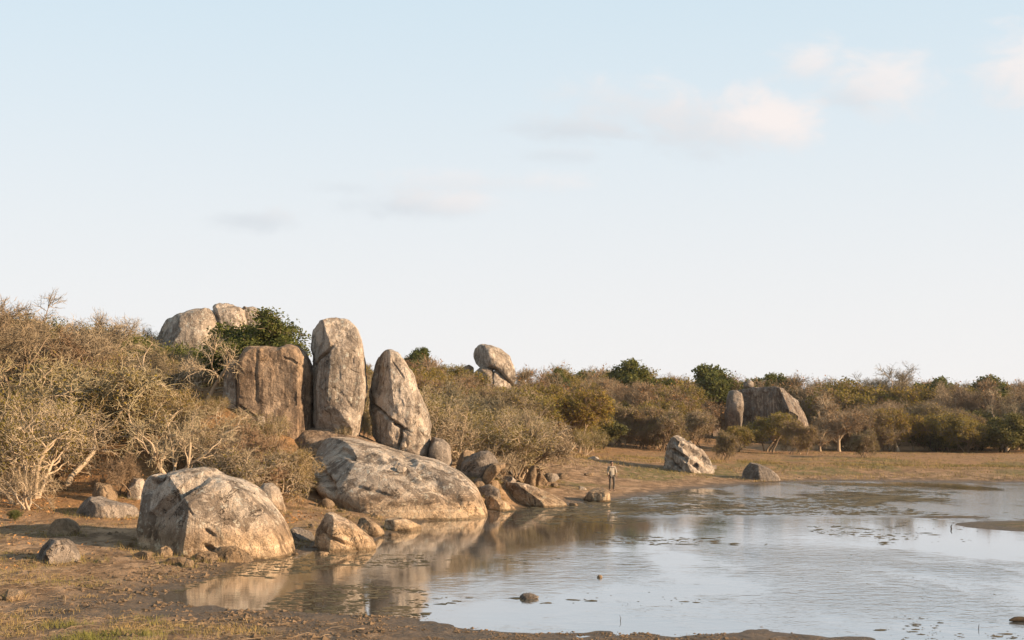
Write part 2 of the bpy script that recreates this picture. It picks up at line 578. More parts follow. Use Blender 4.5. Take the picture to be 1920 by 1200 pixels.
def ico(level):
    if level not in _ICO:
        bm = bmesh.new()
        bmesh.ops.create_icosphere(bm, subdivisions=level, radius=1.0)
        V = np.array([v.co[:] for v in bm.verts])
        T = np.array([[v.index for v in f.verts] for f in bm.faces])
        bm.free()
        _ICO[level] = (V / np.linalg.norm(V, axis=1)[:, None], T)
    return _ICO[level]


def vnormals(V, T):
    n = np.cross(V[T[:, 1]] - V[T[:, 0]], V[T[:, 2]] - V[T[:, 0]])
    N = np.zeros_like(V)
    for k in range(3):
        np.add.at(N, T[:, k], n)
    return N / np.maximum(np.linalg.norm(N, axis=1), 1e-9)[:, None]


def poly_radius(pts, ang):
    """distance from the origin to a closed outline along each angle"""
    R = np.zeros(len(ang))
    dx_, dy_ = np.cos(ang), np.sin(ang)
    n = len(pts)
    for i in range(n):
        ax, ay_ = pts[i]
        bx, by = pts[(i + 1) % n]
        ex, ey = bx - ax, by - ay_
        den = dx_ * ey - dy_ * ex
        den = np.where(np.abs(den) < 1e-12, 1e-12, den)
        s = (ax * ey - ay_ * ex) / den
        u = (ax * dy_ - ay_ * dx_) / den
        ok = (u >= -1e-6) & (u <= 1 + 1e-6) & (s > 0)
        R = np.where(ok & (s > R), s, R)
    return R


ROCKS = []      # footprint (x, y, radius) used to keep plants off the stones


def seg_dist(U, V_, line):
    d = np.full(U.shape, 1e9)
    tpar = np.zeros(U.shape)
    n = len(line) - 1
    for i in range(n):
        ax, ay_ = line[i]
        ex, ey = line[i + 1][0] - ax, line[i + 1][1] - ay_
        t = np.clip(((U - ax) * ex + (V_ - ay_) * ey) / (ex * ex + ey * ey), 0, 1)
        q = np.hypot(U - ax - t * ex, V_ - ay_ - t * ey)
        tpar = np.where(q < d, (i + t) / n, tpar)
        d = np.minimum(d, q)
    return d, tpar


def rock(name, outline, D, front, label, mat=None, back=None, e=0.8, cuts=(), cracks=(), lean=0.0, rough=1.0, sub=5,
         seed=1, sink=0.25, group=None, rcuts=0, skew=0.0, cat='boulder', pits=0, rib=0.0, round_=4, ledge=0.016, base=None):
    """A boulder grown from its front outline (photo pixels at depth D): front/back are its half depths in metres,
    lean tips the upper part away (metres per metre), cuts flatten facets, cracks are grooves along pixel polylines."""
    if base is not None:
        D = ground(*base)[1] + 0.6 * front
    out = np.array(outline, float)
    back = front if back is None else back
    k = (HZ - out[:, 1]) / F
    cpy = 0.5 * (out[:, 1].min() + out[:, 1].max())
    Zc = CAMH + (HZ - cpy) / F * D
    toZ = lambda kk: (CAMH + kk * (D - lean * Zc)) / (1 - kk * lean)

    def to_uv(q):
        q = np.asarray(q, float)
        Z = toZ((HZ - q[:, 1]) / F)
        Dq = D + lean * (Z - Zc)
        return np.stack([(q[:, 0] - 960) / F * Dq, Z], 1)
    P = to_uv(out)
    a2 = P[:, 0] * np.roll(P[:, 1], -1) - np.roll(P[:, 0], -1) * P[:, 1]
    A = a2.sum() / 2
    C = np.array([((P[:, 0] + np.roll(P[:, 0], -1)) * a2).sum() / (6 * A), ((P[:, 1] + np.roll(P[:, 1], -1)) * a2).sum() / (6 * A)])
    Q = P - C
    ang = np.linspace(-np.pi, np.pi, 721)[:-1]
    R = poly_radius(Q, ang)
    R = np.where(R <= 0, R[R > 0].mean(), R)
    w = np.exp(-0.5 * (np.arange(-3 * round_, 3 * round_ + 1) / round_) ** 2)
    w /= w.sum()
    Rs = np.convolve(np.concatenate([R[-3 * round_:], R, R[:3 * round_]]), w, 'valid')
    wide = np.convolve(np.concatenate([R[-90:], R, R[:90]]), np.ones(181) / 181, 'valid')
    V, T = ico(sub)
    th = np.arctan2(V[:, 2], V[:, 0])
    cph = np.hypot(V[:, 0], V[:, 2])
    idx = (th + np.pi) / (2 * np.pi) * 720
    i0 = np.floor(idx).astype(int) % 720
    fr = idx - np.floor(idx)
    rr = Rs[i0] * (1 - fr) + Rs[(i0 + 1) % 720] * fr
    rw = wide[i0] * (1 - fr) + wide[(i0 + 1) % 720] * fr
    b = sm(cph, 0.15, 0.8)
    rad = rw * (1 - b) + rr * b
    cc = cph ** e
    ss = np.abs(V[:, 1]) ** e
    dep = np.where(V[:, 1] < 0, -front, back)
    size = math.sqrt(abs(A))
    rng = np.random.default_rng(seed)
    p = np.stack([rad * cc * np.cos(th), dep * ss, rad * cc * np.sin(th)], 1)
    allc = list(cuts)
    for i in range(rcuts):
        n_ = rng.normal(size=3)
        n_[1] = -abs(n_[1]) * 1.1
        n_[2] = abs(n_[2]) * 0.7
        allc.append((n_[0], n_[1], n_[2], rng.uniform(0.66, 0.86) - (0.06 if size < 0.9 else 0.0)))
    for nu, nw, nv, fracv in allc:
        n_ = np.array((nu, nw, nv), float)
        n_ /= np.linalg.norm(n_)
        dd = p @ n_
        lim = fracv * dd.max()
        over = np.clip(dd - lim, 0, None)
        p = p - np.outer(over * 0.93, n_)
    vmin = p[:, 2].min()
    low = np.clip(p[:, 2] / vmin, 0, 1)
    p[:, 2] -= sink * low ** 1.5
    N = vnormals(p, T)
    s = size
    p0 = p.copy()
    q = p0 + seed * 13.7
    disp = 0.055 * s * fbm(q * (1.1 / s), 3, seed) + 0.020 * s * fbm(q * (4.0 / s), 4, seed + 20, 0.55)
    rdg = 1 - np.abs(fbm(q * (2.4 / s) * np.array([1, 1, 0.55]), 3, seed + 40))
    disp -= 0.030 * s * np.clip(rdg - 0.80, 0, 1) * 5 * 0.35
    lg = fbm(q * (1.7 / s) * np.array([1, 1, 0.8]), 4, seed + 120, 0.55)
    disp += ledge * s * (sm(lg, 0.02, 0.06) + 0.7 * sm(lg, 0.22, 0.25) - 0.8 * sm(-lg, 0.16, 0.19))
    if rib:
        rb = fbm(np.stack([q[:, 0] * 1.5, q[:, 1] * 1.5, q[:, 2] * 0.28], 1), 4, seed + 60)
        disp += rib * rb
    if pits:
        pn = vnoise(np.stack([q[:, 0] * 2.6, q[:, 1] * 2.6, q[:, 2] * 1.3], 1), seed + 80)
        disp -= pits * sm(pn, 0.52, 0.78)
    p = p + N * (disp * rough)[:, None]
    fronts = sm(-p0[:, 1], -0.35 * front, 0.05 * front)
    for line, wid, dpt in cracks:
        L = to_uv(line) - C
        wob = 0.6 * wid * fbm(q * (1.2 / max(wid, 0.08) * 0.25), 3, seed + 90)
        d, tp = seg_dist(p0[:, 0] + wob, p0[:, 2] + wob[::-1] * 0 + wob, L)
        fade = np.clip(np.minimum(tp, 1 - tp) * 6 + 0.25, 0, 1)
        g_ = np.clip(1 - d / wid, 0, 1) ** 0.7
        p = p - N * (g_ * dpt * fade * fronts)[:, None]
    p[:, 1] += lean * p[:, 2] + skew * p[:, 0]
    base = np.array([C[0], D + lean * (C[1] - Zc), C[1] + p[:, 2].min()])
    p[:, 2] -= p[:, 2].min()
    o = link_mesh(name, p, [T], mat or M_WARM)
    o.location = base
    tag(o, label, cat, group)
    ROCKS.append((base[0], base[1] + lean * 0.0, 0.5 * (p[:, 0].max() - p[:, 0].min()) * 0.85, max(front, back)))
    return o


def hit(obj, px, py):
    """depth at which the sight line through a pixel meets a rock already built"""
    from mathutils.bvhtree import BVHTree
    me = obj.data
    tree = BVHTree.FromPolygons([v.co + obj.location for v in me.vertices], [p.vertices[:] for p in me.polygons])
    d = Vector(at(px, py, 100.0)) - cam.location
    r = tree.ray_cast(cam.location, d.normalized())
    return r[0].y if r[0] is not None else obj.location.y


def rough_outline(cx, cy, w, h, seed, flat=0.35):
    r = np.random.default_rng(seed)
    pts = []
    for i in range(7):
        a = 2 * np.pi * i / 7 + r.uniform(-0.35, 0.35)
        k = r.uniform(0.75, 1.12)
        y = -math.sin(a) * h / 2 * k
        if y > h * flat:
            y = h * flat
        pts.append((cx + math.cos(a) * w / 2 * k, cy + y))
    return pts


def small_rock(name, cx, cy, w, h, label, seed, mat=None, D=None, group=None, rcuts=5, e=0.72, sub=4, sink=0.05, cat='stone', deep=0.45):
    """a loose stone of about w x h pixels centred on a pixel, lying on the ground"""
    if D is None:
        D = ground(cx, cy + h * 0.36)[1]
    front = max(0.08, w * D / F * deep)
    return rock(name, rough_outline(cx, cy, w * 1.12, h * 1.12, seed), D + front * 0.3, front, label, mat or M_EARTHY, rcuts=rcuts, e=e, sub=sub, seed=seed, sink=sink, group=group, cat=cat, rough=0.9, round_=1)


# big whale-backed boulder on the near shore
rock('boulder', [(263, 990), (268, 938), (280, 898), (290, 889), (307, 888), (335, 882), (372, 876), (392, 877), (412, 888), (446, 899), (480, 918), (508, 950), (533, 990),
                 (553, 1032), (549, 1050), (500, 1060), (440, 1066), (395, 1062), (330, 1046), (272, 1024)], 39.2, 2.5,
     'huge pale rounded boulder with a diagonal furrow at the near water edge', M_POND, back=2.2, e=0.78, sub=7, seed=11, sink=0.55, lean=0.15, rough=0.55, ledge=0.014,
     cuts=[(-0.70, -0.70, 0.12, 0.70), (0.5, -0.75, 0.45, 0.82), (0.1, -0.55, 0.85, 0.86), (0.25, -0.95, 0.0, 0.9)],
     cracks=[([(410, 888), (385, 905), (350, 930), (322, 950), (303, 968), (297, 995)], 0.20, 0.30), ([(300, 884), (318, 893), (300, 905), (285, 925)], 0.16, 0.16),
             ([(416, 1008), (440, 1028), (462, 1036), (480, 1050)], 0.085, 0.34), ([(418, 980), (426, 988), (434, 994)], 0.06, 0.16),
             ([(300, 990), (300, 1010), (301, 1030)], 0.10, 0.14), ([(276, 960), (278, 1000)], 0.08, 0.10), ([(450, 960), (470, 975), (485, 990)], 0.035, 0.05),
             ([(376, 935), (390, 945), (398, 958)], 0.04, 0.06)])
rock('boulder', [(488, 915), (496, 906), (510, 905), (522, 918), (530, 940), (540, 958), (538, 970), (515, 975), (495, 960)], 42.5, 0.6,
     'pale upright stone leaning behind the huge furrowed boulder', M_POND, e=0.7, base=(516, 966), seed=12, sink=0.3, cuts=[(0.7, -0.6, 0.2, 0.8)])
rock('boulder', [(398, 1036), (412, 1024), (440, 1026), (470, 1042), (478, 1052), (450, 1058), (420, 1066), (402, 1056)], 36.6, 0.45,
     'cracked low slab wedged under the front of the huge furrowed boulder', M_EARTHY, seed=13, rcuts=4, sink=0.2, e=0.7)
rock('boulder', [(364, 1050), (370, 1038), (388, 1033), (404, 1036), (412, 1050), (404, 1062), (384, 1067), (368, 1062)], 36.0, 0.36,
     'rounded tan stone at the water edge below the huge furrowed boulder', M_EARTHY, seed=14, rcuts=3, sink=0.12, cat='stone')
# pyramid and its neighbours
rock('boulder', [(576, 1030), (590, 1000), (602, 975), (610, 962), (622, 962), (640, 974), (668, 992), (708, 1022), (700, 1030), (650, 1040), (596, 1046)], 40.4, 1.5,
     'pointed pyramid-shaped boulder standing in the shallow water', M_POND, e=0.9, seed=15, sink=0.35, sub=6,
     cuts=[(-0.85, -0.45, 0.25, 0.45), (0.55, -0.7, 0.55, 0.62), (0.1, -0.9, 0.25, 0.74)],
     cracks=[([(608, 996), (625, 1004), (650, 1012), (672, 1020), (684, 1030)], 0.06, 0.16), ([(640, 985), (655, 1000), (668, 1004)], 0.04, 0.06)])
rock('boulder', [(668, 992), (674, 972), (684, 969), (702, 980), (722, 1000), (712, 1010), (684, 1012), (672, 1008)], 45.0, 0.8,
     'small lumpy boulder between the pyramid-shaped rock and the long driftwood-like rock', M_POND, seed=16, rcuts=4, sink=0.2)
rock('boulder', [(710, 982), (722, 967), (740, 968), (770, 976), (798, 988), (792, 996), (760, 997), (726, 1000), (712, 996)], 47.5, 0.6,
     'long low wedge rock lying at the foot of the great dome', M_POND, seed=17, rcuts=3, sink=0.15, cuts=[(-0.8, -0.5, 0.2, 0.6)])
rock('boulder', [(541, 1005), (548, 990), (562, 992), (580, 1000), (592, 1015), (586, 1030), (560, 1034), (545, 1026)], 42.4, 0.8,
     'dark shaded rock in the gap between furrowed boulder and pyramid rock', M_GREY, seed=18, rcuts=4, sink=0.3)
small_rock('stone', 612, 945, 28, 22, 'small tan stone on the grassy slope left of the great dome', 19)
small_rock('stone', 585, 987, 16, 12, 'pebble-like stone above the pyramid-shaped rock', 20)
for i, (x, y, w, h, lb) in enumerate([
        (560, 1002, 34, 20, 'angular slab in the shade right of the huge furrowed boulder'), (640, 958, 16, 9, 'flat stone on the grass above the pyramid-shaped rock'), (705, 968, 20, 10, 'low stone touching the foot of the dome'),
        (735, 1003, 26, 9, 'flat stone awash below the long low wedge rock'), (655, 970, 14, 9, 'small stone between pyramid rock and lumpy boulder'), (530, 985, 18, 12, 'stone on the right flank of the huge furrowed boulder'),
        (605, 1038, 26, 8, 'low stone awash at the foot of the pyramid-shaped rock'), (235, 1020, 24, 12, 'small stone left of the huge furrowed boulder'), (190, 1052, 18, 9, 'small flat stone on the open mud left of the stone pair'),
        (152, 1005, 16, 9, 'little stone right of the two-toned orange boulder')]):
    small_rock('stone', x, y, w, h, lb, 140 + i, M_EARTHY)
# great dome
dome = rock('boulder', [(594, 905), (590, 868), (598, 838), (612, 822), (650, 822), (700, 832), (760, 850), (820, 865), (860, 884), (895, 914), (914, 942), (922, 962),
                 (900, 972), (850, 978), (800, 984), (740, 978), (690, 962), (640, 940), (612, 925)], 57.0, 3.6,
     'great smooth dome of granite sloping down into the water below the pillars', M_POND, back=6.0, e=0.78, lean=1.25, sub=7, seed=21, sink=0.9, rough=0.42, ledge=0.010,
     cuts=[(0.35, -0.75, 0.55, 0.88), (-0.7, -0.5, 0.3, 0.80)],
     cracks=[([(760, 852), (810, 885), (860, 925), (905, 966)], 0.16, 0.42), ([(790, 885), (840, 918), (885, 958)], 0.12, 0.28), ([(815, 866), (850, 885), (885, 915)], 0.11, 0.22),
             ([(640, 848), (690, 852), (735, 866)], 0.22, 0.45), ([(735, 852), (770, 878), (790, 902)], 0.12, 0.25), ([(598, 866), (625, 895), (645, 918)], 0.22, 0.4), ([(680, 905), (720, 915), (760, 925)], 0.10, 0.15)])
rock('boulder', [(556, 818), (572, 803), (605, 800), (648, 808), (690, 822), (728, 842), (715, 852), (680, 852), (640, 846), (600, 850), (566, 845)], 61.5, 2.2,
     'flat rock ledge on top of the great dome carrying the tall pillar', M_BROWN, back=3.0, e=0.7, lean=0.9, sub=6, seed=22, sink=0.4, cuts=[(0.1, -0.5, 0.85, 0.8)])
small_rock('stone', 752, 880, 22, 14, 'small pale stone lying on the back of the great dome', 23, M_WARM, D=hit(dome, 752, 886) - 0.22, sink=0.05, rcuts=2)
# the standing pillars
rock('pillar_boulder', [(588, 720), (583, 680), (580, 645), (586, 618), (600, 603), (626, 596), (648, 600), (664, 614), (676, 640), (681, 680), (686, 725), (683, 760), (676, 795), (668, 812),
                 (645, 818), (620, 812), (600, 800), (589, 785), (589, 750)], 61.4, 1.35,
     'tallest standing pillar of grey granite with rounded top', M_WARM, back=1.5, e=0.66, sub=7, seed=31, sink=0.35, rough=0.75, rib=0.10,
     cuts=[(-0.82, -0.52, 0.05, 0.58), (0.35, -0.95, 0.0, 0.86), (0.3, -0.7, 0.6, 0.80), (-0.25, -0.8, -0.5, 0.85)],
     cracks=[([(590, 690), (597, 680), (604, 672), (618, 664), (632, 648)], 0.09, 0.34), ([(630, 725), (650, 742), (668, 768)], 0.05, 0.12), ([(655, 690), (668, 698), (680, 702)], 0.03, 0.06),
             ([(582, 660), (585, 672), (590, 690)], 0.12, 0.25)])
pointed = rock('pillar_boulder', [(690, 765), (688, 740), (698, 712), (705, 682), (716, 663), (728, 656), (742, 661), (760, 680), (772, 702), (780, 730), (790, 755), (800, 775), (808, 800),
                 (806, 820), (800, 850), (785, 860), (765, 850), (740, 842), (715, 834), (698, 812), (694, 790)], 62.2, 1.4,
     'tapering pointed granite pillar split by a diagonal crack', M_WARM, back=1.6, e=0.70, sub=7, seed=37, sink=0.3, rough=0.75, pits=0.05, rib=0.06,
     cuts=[(-0.80, -0.56, 0.1, 0.52), (0.25, -0.9, 0.3, 0.80), (0.85, -0.4, 0.3, 0.9)],
     cracks=[([(686, 748), (708, 762), (735, 784), (757, 803), (778, 816)], 0.085, 0.50), ([(757, 803), (756, 820), (750, 842)], 0.10, 0.45),
             ([(756, 668), (768, 700), (776, 725)], 0.06, 0.10), ([(738, 680), (752, 700), (760, 712)], 0.05, 0.08), ([(783, 748), (785, 780), (795, 810), (806, 822)], 0.09, 0.18)])
small_rock('stone', 768, 812, 22, 22, 'pale stone wedged under the pointed pillar', 34, M_WARM, D=hit(pointed, 768, 812) - 0.05, rcuts=2, deep=0.4)
small_rock('stone', 757, 834, 12, 14, 'tiny round pebble jammed beneath the pointed pillar', 35, M_WARM, D=hit(pointed, 757, 834) - 0.03, rcuts=1)
rock('boulder', [(797, 850), (800, 828), (814, 822), (832, 826), (846, 840), (848, 860), (840, 872), (815, 870), (800, 864)], 62.0, 0.9,
     'grey rounded boulder leaning on the right foot of the pointed pillar', M_GREY, e=0.7, seed=36, sink=0.4, rcuts=3)
# cleft block left of the pillars
rock('boulder', [(450, 735), (452, 690), (464, 658), (472, 650), (500, 651), (525, 655), (545, 646), (560, 650), (574, 668), (581, 700), (582, 745), (578, 785), (570, 812), (520, 818),
                 (470, 812), (452, 790)], 61.3, 1.6,
     'broad brown square-topped block left of the tallest pillar', M_BROWN, back=2.0, e=0.55, sub=7, seed=41, sink=0.9, rough=0.7, rib=0.08,
     cuts=[(0.02, -1.0, 0.02, 0.76), (0.9, -0.35, 0.0, 0.88)],
     cracks=[([(455, 758), (475, 772), (492, 785)], 0.06, 0.18), ([(492, 655), (490, 700), (492, 760)], 0.08, 0.07), ([(540, 672), (560, 680), (575, 690)], 0.08, 0.10)])
rock('boulder', [(424, 740), (426, 690), (432, 674), (446, 676), (452, 700), (450, 750), (449, 790), (440, 812), (424, 806), (421, 780)], 61.1, 1.0,
     'narrow upright slab beside the broad brown block', M_WARM, e=0.6, sub=6, seed=42, sink=0.8, rough=0.8, cuts=[(0.0, -1.0, 0.0, 0.8)])
for i, (x, y, w, h) in enumerate([(512, 772, 30, 30), (486, 792, 26, 22), (545, 798, 30, 20)]):
    small_rock('stone', x, y, w, h, ['pale angular stone among the twigs at the foot of the brown block', 'pale flat stone half hidden by twigs under the crack of the brown block',
                                     'tan stone on the slope between brown block and tallest pillar'][i], 43 + i, M_WARM)
# summit boulders far behind
rock('boulder', [(303, 640), (306, 618), (318, 600), (340, 586), (372, 578), (400, 577), (410, 590), (416, 620), (418, 680), (400, 730), (330, 730), (305, 690)], 90.0, 3.0,
     'dark-topped rounded summit boulder, leftmost of the hilltop group', M_WARM, e=0.75, sub=6, seed=51, sink=1.0, cuts=[(-0.7, -0.6, 0.3, 0.8)])
rock('boulder', [(398, 650), (402, 585), (398, 576), (412, 571), (436, 571), (455, 578), (466, 600), (470, 660), (466, 720), (405, 720)], 91.0, 2.2,
     'tan summit boulder in the middle of the hilltop group', M_WARM, e=0.7, sub=6, seed=52, sink=1.0, cracks=[([(402, 578), (415, 600), (420, 630)], 0.25, 0.4)])
rock('boulder', [(452, 650), (454, 582), (462, 574), (476, 574), (492, 588), (500, 610), (502, 700), (460, 710)], 92.5, 1.8,
     'pale summit boulder, rightmost of the hilltop group', M_WARM, e=0.7, sub=5, seed=53, sink=1.0)
small_rock('stone', 458, 577, 10, 6, 'tiny dark stone on the hilltop boulders', 54, M_GREY, D=91)
# balanced rock on the ridge
rock('boulder', [(888, 668), (890, 654), (902, 648), (920, 649), (940, 656), (956, 670), (964, 690), (968, 712), (960, 719), (946, 708), (930, 694), (905, 690), (894, 682)], 150.0, 2.3,
     'egg-shaped balanced rock perched on the distant ridge', M_WARM, e=0.75, sub=6, seed=61, sink=0.1, cuts=[(-0.85, -0.45, -0.1, 0.62), (0.4, -0.8, 0.4, 0.85)])
rock('boulder', [(876, 725), (886, 700), (904, 687), (924, 691), (930, 715), (932, 765), (872, 765)], 149.6, 2.6,
     'weathered base boulder under the left half of the balanced rock', M_GREY, seed=62, sink=1.0, rcuts=2)
rock('boulder', [(922, 712), (928, 692), (946, 704), (958, 722), (962, 765), (922, 765)], 149.2, 2.0,
     'small base boulder under the right half of the balanced rock', M_WARM, seed=63, sink=1.0, rcuts=2)
rock('boulder', [(860, 700), (866, 686), (878, 682), (888, 690), (888, 706), (864, 712)], 151.0, 1.2,
     'low brown rock on the ridge left of the balanced rock', M_BROWN, seed=64, sink=0.8, rcuts=3)
# boulder heap right of the dome
rock('boulder', [(862, 888), (868, 868), (886, 852), (902, 845), (916, 844), (930, 856), (936, 868), (924, 886), (908, 898), (880, 898)], 62.0, 1.1,
     'big brown-grey boulder on top of the rubble right of the dome', M_GREY, e=0.72, sub=6, seed=71, sink=0.3, cuts=[(0.8, -0.4, 0.3, 0.82), (-0.4, -0.85, -0.2, 0.84)])
rock('boulder', [(850, 890), (852, 868), (866, 850), (874, 843), (890, 846), (884, 862), (872, 884), (860, 896)], 63.2, 0.8,
     'tilted slab behind the big brown-grey boulder in the rubble', M_EARTHY, seed=72, sink=0.4, rcuts=3)
rock('boulder', [(903, 896), (912, 880), (926, 868), (946, 868), (949, 874), (935, 886), (922, 896), (908, 906)], 60.9, 0.9,
     'sunlit golden wedge stone resting against the big brown-grey boulder', M_EARTHY, seed=73, sink=0.35, e=0.65, rcuts=1, round_=2, cuts=[(-0.6, -0.7, -0.3, 0.6)])
for i, (x, y, w, h, m, lb) in enumerate([
        (944, 891, 14, 26, M_EARTHY, 'thin upright shard of tan stone above the long slab'), (932, 894, 30, 16, M_GREY, 'dark jagged stone under the golden wedge'),
        (955, 899, 12, 14, M_EARTHY, 'small tan stone at the upper end of the long slab'), (908, 905, 28, 14, M_EARTHY, 'flat tan stone on the rubble beside the dome'),
        (926, 911, 22, 20, M_EARTHY, 'sunlit round stone lying on the left of the long slab'), (960, 886, 14, 14, M_GREY, 'dark stone behind the thin upright shard'),
        (895, 903, 16, 12, M_GREY, 'dark stone squeezed between dome and rubble')]):
    small_rock('stone', x, y, w, h, lb, 74 + i, m, sub=4, sink=0.06)
rock('boulder', [(926, 922), (932, 906), (960, 905), (985, 906), (1010, 914), (1035, 926), (1063, 942), (1066, 950), (1040, 958), (1000, 962), (970, 950), (944, 934)], 61.5, 1.5,
     'long tilted slab with dark shaded flank running into the water', M_POND, e=0.8, sub=6, seed=82, sink=0.35, lean=0.3,
     cuts=[(-0.62, -0.72, -0.15, 0.42), (0.3, -0.45, 0.85, 0.72)])
rock('boulder', [(906, 945), (912, 930), (930, 932), (952, 942), (968, 955), (976, 962), (950, 966), (916, 964)], 58.5, 0.7,
     'dark half-shaded rock in the water between dome and long slab', M_POND, seed=83, sink=0.25, rcuts=4)
rock('boulder', [(980, 912), (986, 890), (992, 874), (1003, 873), (1006, 890), (1003, 910), (994, 918)], 67.5, 0.5,
     'upright square stone post standing beyond the long slab', M_EARTHY, e=0.6, base=(993, 915), seed=84, sink=0.2, rcuts=2, cuts=[(-0.8, -0.55, 0.05, 0.6)], cat='stone')
for i, (x, y, w, h, m, lb) in enumerate([
        (1011, 886, 18, 24, M_EARTHY, 'tan stone leaning right of the upright stone post'), (1014, 903, 34, 30, M_EARTHY, 'rounded boulder in front of the upright stone post'),
        (1031, 896, 34, 22, M_GREY, 'low grey boulder right of the stone post group'), (1052, 893, 30, 14, M_EARTHY, 'flat two-toned stone on the bank left of the person'),
        (967, 885, 44, 10, M_WARM, 'long pale flat rock on the bank left of the stone post'), (1105, 889, 22, 8, M_EARTHY, 'small flat stone on the open bank left of the person'),
        (1092, 916, 14, 8, M_WARM, 'little white stone near the waterline left of the person'), (1112, 860, 28, 8, M_WARM, 'pale flat slab at the edge of the scrub behind the person')]):
    small_rock('stone', x, y, w, h, lb, 85 + i, m, sub=4, sink=0.08, cat='stone')
rock('boulder', [(1093, 936), (1104, 922), (1116, 915), (1130, 915), (1142, 922), (1144, 936), (1138, 942), (1110, 944)], 67.0, 0.8,
     'rounded boulder at the water edge beside the standing person', M_POND, base=(1122, 941), seed=95, sink=0.2, rcuts=2, cuts=[(-0.7, -0.6, 0.1, 0.7)])
for i, (x, y, w, h, m, lb) in enumerate([
        (985, 930, 26, 12, M_WARM, 'pale flat stone on the upper edge of the long slab'), (890, 955, 20, 10, M_POND, 'small stone at the right foot of the dome by the water'),
        (900, 926, 22, 14, M_EARTHY, 'angular stone wedged against the right flank of the dome'), (918, 898, 18, 12, M_WARM, 'pale broken stone under the golden wedge'),
        (948, 912, 20, 12, M_WARM, 'pale angular stone in the heap left of the long slab'), (970, 900, 20, 12, M_EARTHY, 'tan slab piece behind the long slab'),
        (878, 902, 18, 10, M_EARTHY, 'broken tan stone below the big brown-grey boulder'), (1075, 946, 24, 8, M_EARTHY, 'flat stone awash right of the long slab'),
        (1040, 910, 18, 9, M_EARTHY, 'small tan stone below the low grey boulder'), (852, 878, 16, 12, M_GREY, 'grey stone between pointed pillar boulder and tilted slab')]):
    small_rock('stone', x, y, w, h, lb, 160 + i, m)
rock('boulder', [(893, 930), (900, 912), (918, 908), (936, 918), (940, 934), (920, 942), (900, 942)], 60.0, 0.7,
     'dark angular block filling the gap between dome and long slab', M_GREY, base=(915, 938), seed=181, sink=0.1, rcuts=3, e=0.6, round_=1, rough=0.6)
rock('boulder', [(936, 906), (944, 893), (958, 891), (968, 902), (958, 915), (940, 915)], 60.0, 0.5,
     'pale angular block at the top of the long slab', M_WARM, base=(950, 912), seed=182, sink=0.1, rcuts=3, e=0.6, round_=1, rough=0.6)
rock('boulder', [(882, 912), (890, 897), (906, 895), (915, 906), (906, 919), (890, 921)], 60.0, 0.5,
     'tan angular block at the right shoulder of the dome', M_EARTHY, base=(900, 917), seed=183, sink=0.1, rcuts=3, e=0.6, round_=1, rough=0.6)
# far bank
rock('boulder', [(1243, 880), (1246, 855), (1254, 828), (1262, 817), (1272, 813), (1282, 819), (1302, 832), (1320, 848), (1330, 862), (1339, 876), (1348, 891), (1310, 892), (1260, 888)], 112.0, 2.2,
     'large tilted layered rock with pale sunlit top on the far bank', M_WARM, e=0.95, sub=7, base=(1290, 886), seed=101, sink=0.3, skew=0.3, round_=1, rough=0.4, ledge=0.05,
     cuts=[(-0.85, -0.52, 0.05, 0.48), (0.35, -0.72, 0.58, 0.50), (0.2, -0.3, 0.93, 0.80)],
     cracks=[([(1264, 826), (1295, 846), (1330, 868)], 0.20, 0.5), ([(1258, 842), (1285, 862), (1318, 886)], 0.16, 0.45), ([(1275, 818), (1305, 836), (1335, 852)], 0.10, 0.3), ([(1256, 860), (1275, 880)], 0.12, 0.3)])
rock('boulder', [(1290, 882), (1297, 868), (1301, 864), (1312, 872), (1324, 884), (1310, 889), (1294, 888)], 103.0, 0.7,
     'small dark pyramid stone in front of the large tilted rock', M_GREY, base=(1305, 887), seed=102, sink=0.2, rcuts=3, cuts=[(-0.8, -0.5, .2, .5)], cat='stone')
small_rock('stone', 1334, 876, 22, 10, 'low dark stone right of the small pyramid stone', 103, M_GREY)
rock('boulder', [(1392, 895), (1398, 880), (1408, 868), (1420, 869), (1440, 877), (1452, 888), (1462, 898), (1440, 904), (1400, 902)], 92.0, 1.2,
     'grey hump-backed rock alone on the far bank by the water', M_GREY, base=(1425, 901), seed=104, sink=0.3, sub=6, cuts=[(-0.75, -0.55, 0.15, 0.6), (0.2, -0.9, 0.3, 0.75)],
     cracks=[([(1412, 876), (1404, 890), (1400, 900)], 0.10, 0.12)])
rock('boulder', [(1380, 790), (1382, 752), (1390, 733), (1410, 729), (1447, 726), (1472, 736), (1498, 750), (1514, 772), (1522, 800), (1516, 818), (1480, 826), (1396, 826)], 160.0, 5.0,
     'massive cliff-like rock with streaked sunlit flank amid the far scrub', M_STRIPE, e=0.5, sub=7, seed=111, sink=1.0, rough=0.45, ledge=0.045, round_=1,
     cuts=[(-0.66, -0.75, -0.03, 0.36), (0.74, -0.46, 0.38, 0.62)],
     cracks=[([(1453, 775), (1475, 785), (1495, 798), (1512, 812)], 0.5, 0.9), ([(1448, 732), (1455, 770), (1452, 810)], 0.35, 0.5), ([(1405, 732), (1412, 770)], 0.3, 0.35), ([(1430, 760), (1436, 800)], 0.25, 0.3), ([(1475, 745), (1492, 790)], 0.22, 0.25)])
rock('boulder', [(1362, 790), (1364, 750), (1368, 733), (1380, 731), (1390, 736), (1391, 770), (1388, 820), (1366, 820)], 158.0, 1.8,
     'small rounded boulder on the left shoulder of the massive cliff-like rock', M_GREY, e=0.65, seed=112, sink=1.0, cuts=[(-0.5, -0.8, -0.2, 0.7)])
small_rock('stone', 1406, 722, 18, 16, 'little pale stone perched on top of the massive cliff-like rock', 113, M_WARM, D=160)
small_rock('stone', 1398, 722, 10, 14, 'dark stone beside the pale one on top of the massive cliff-like rock', 114, M_GREY, D=160.4)
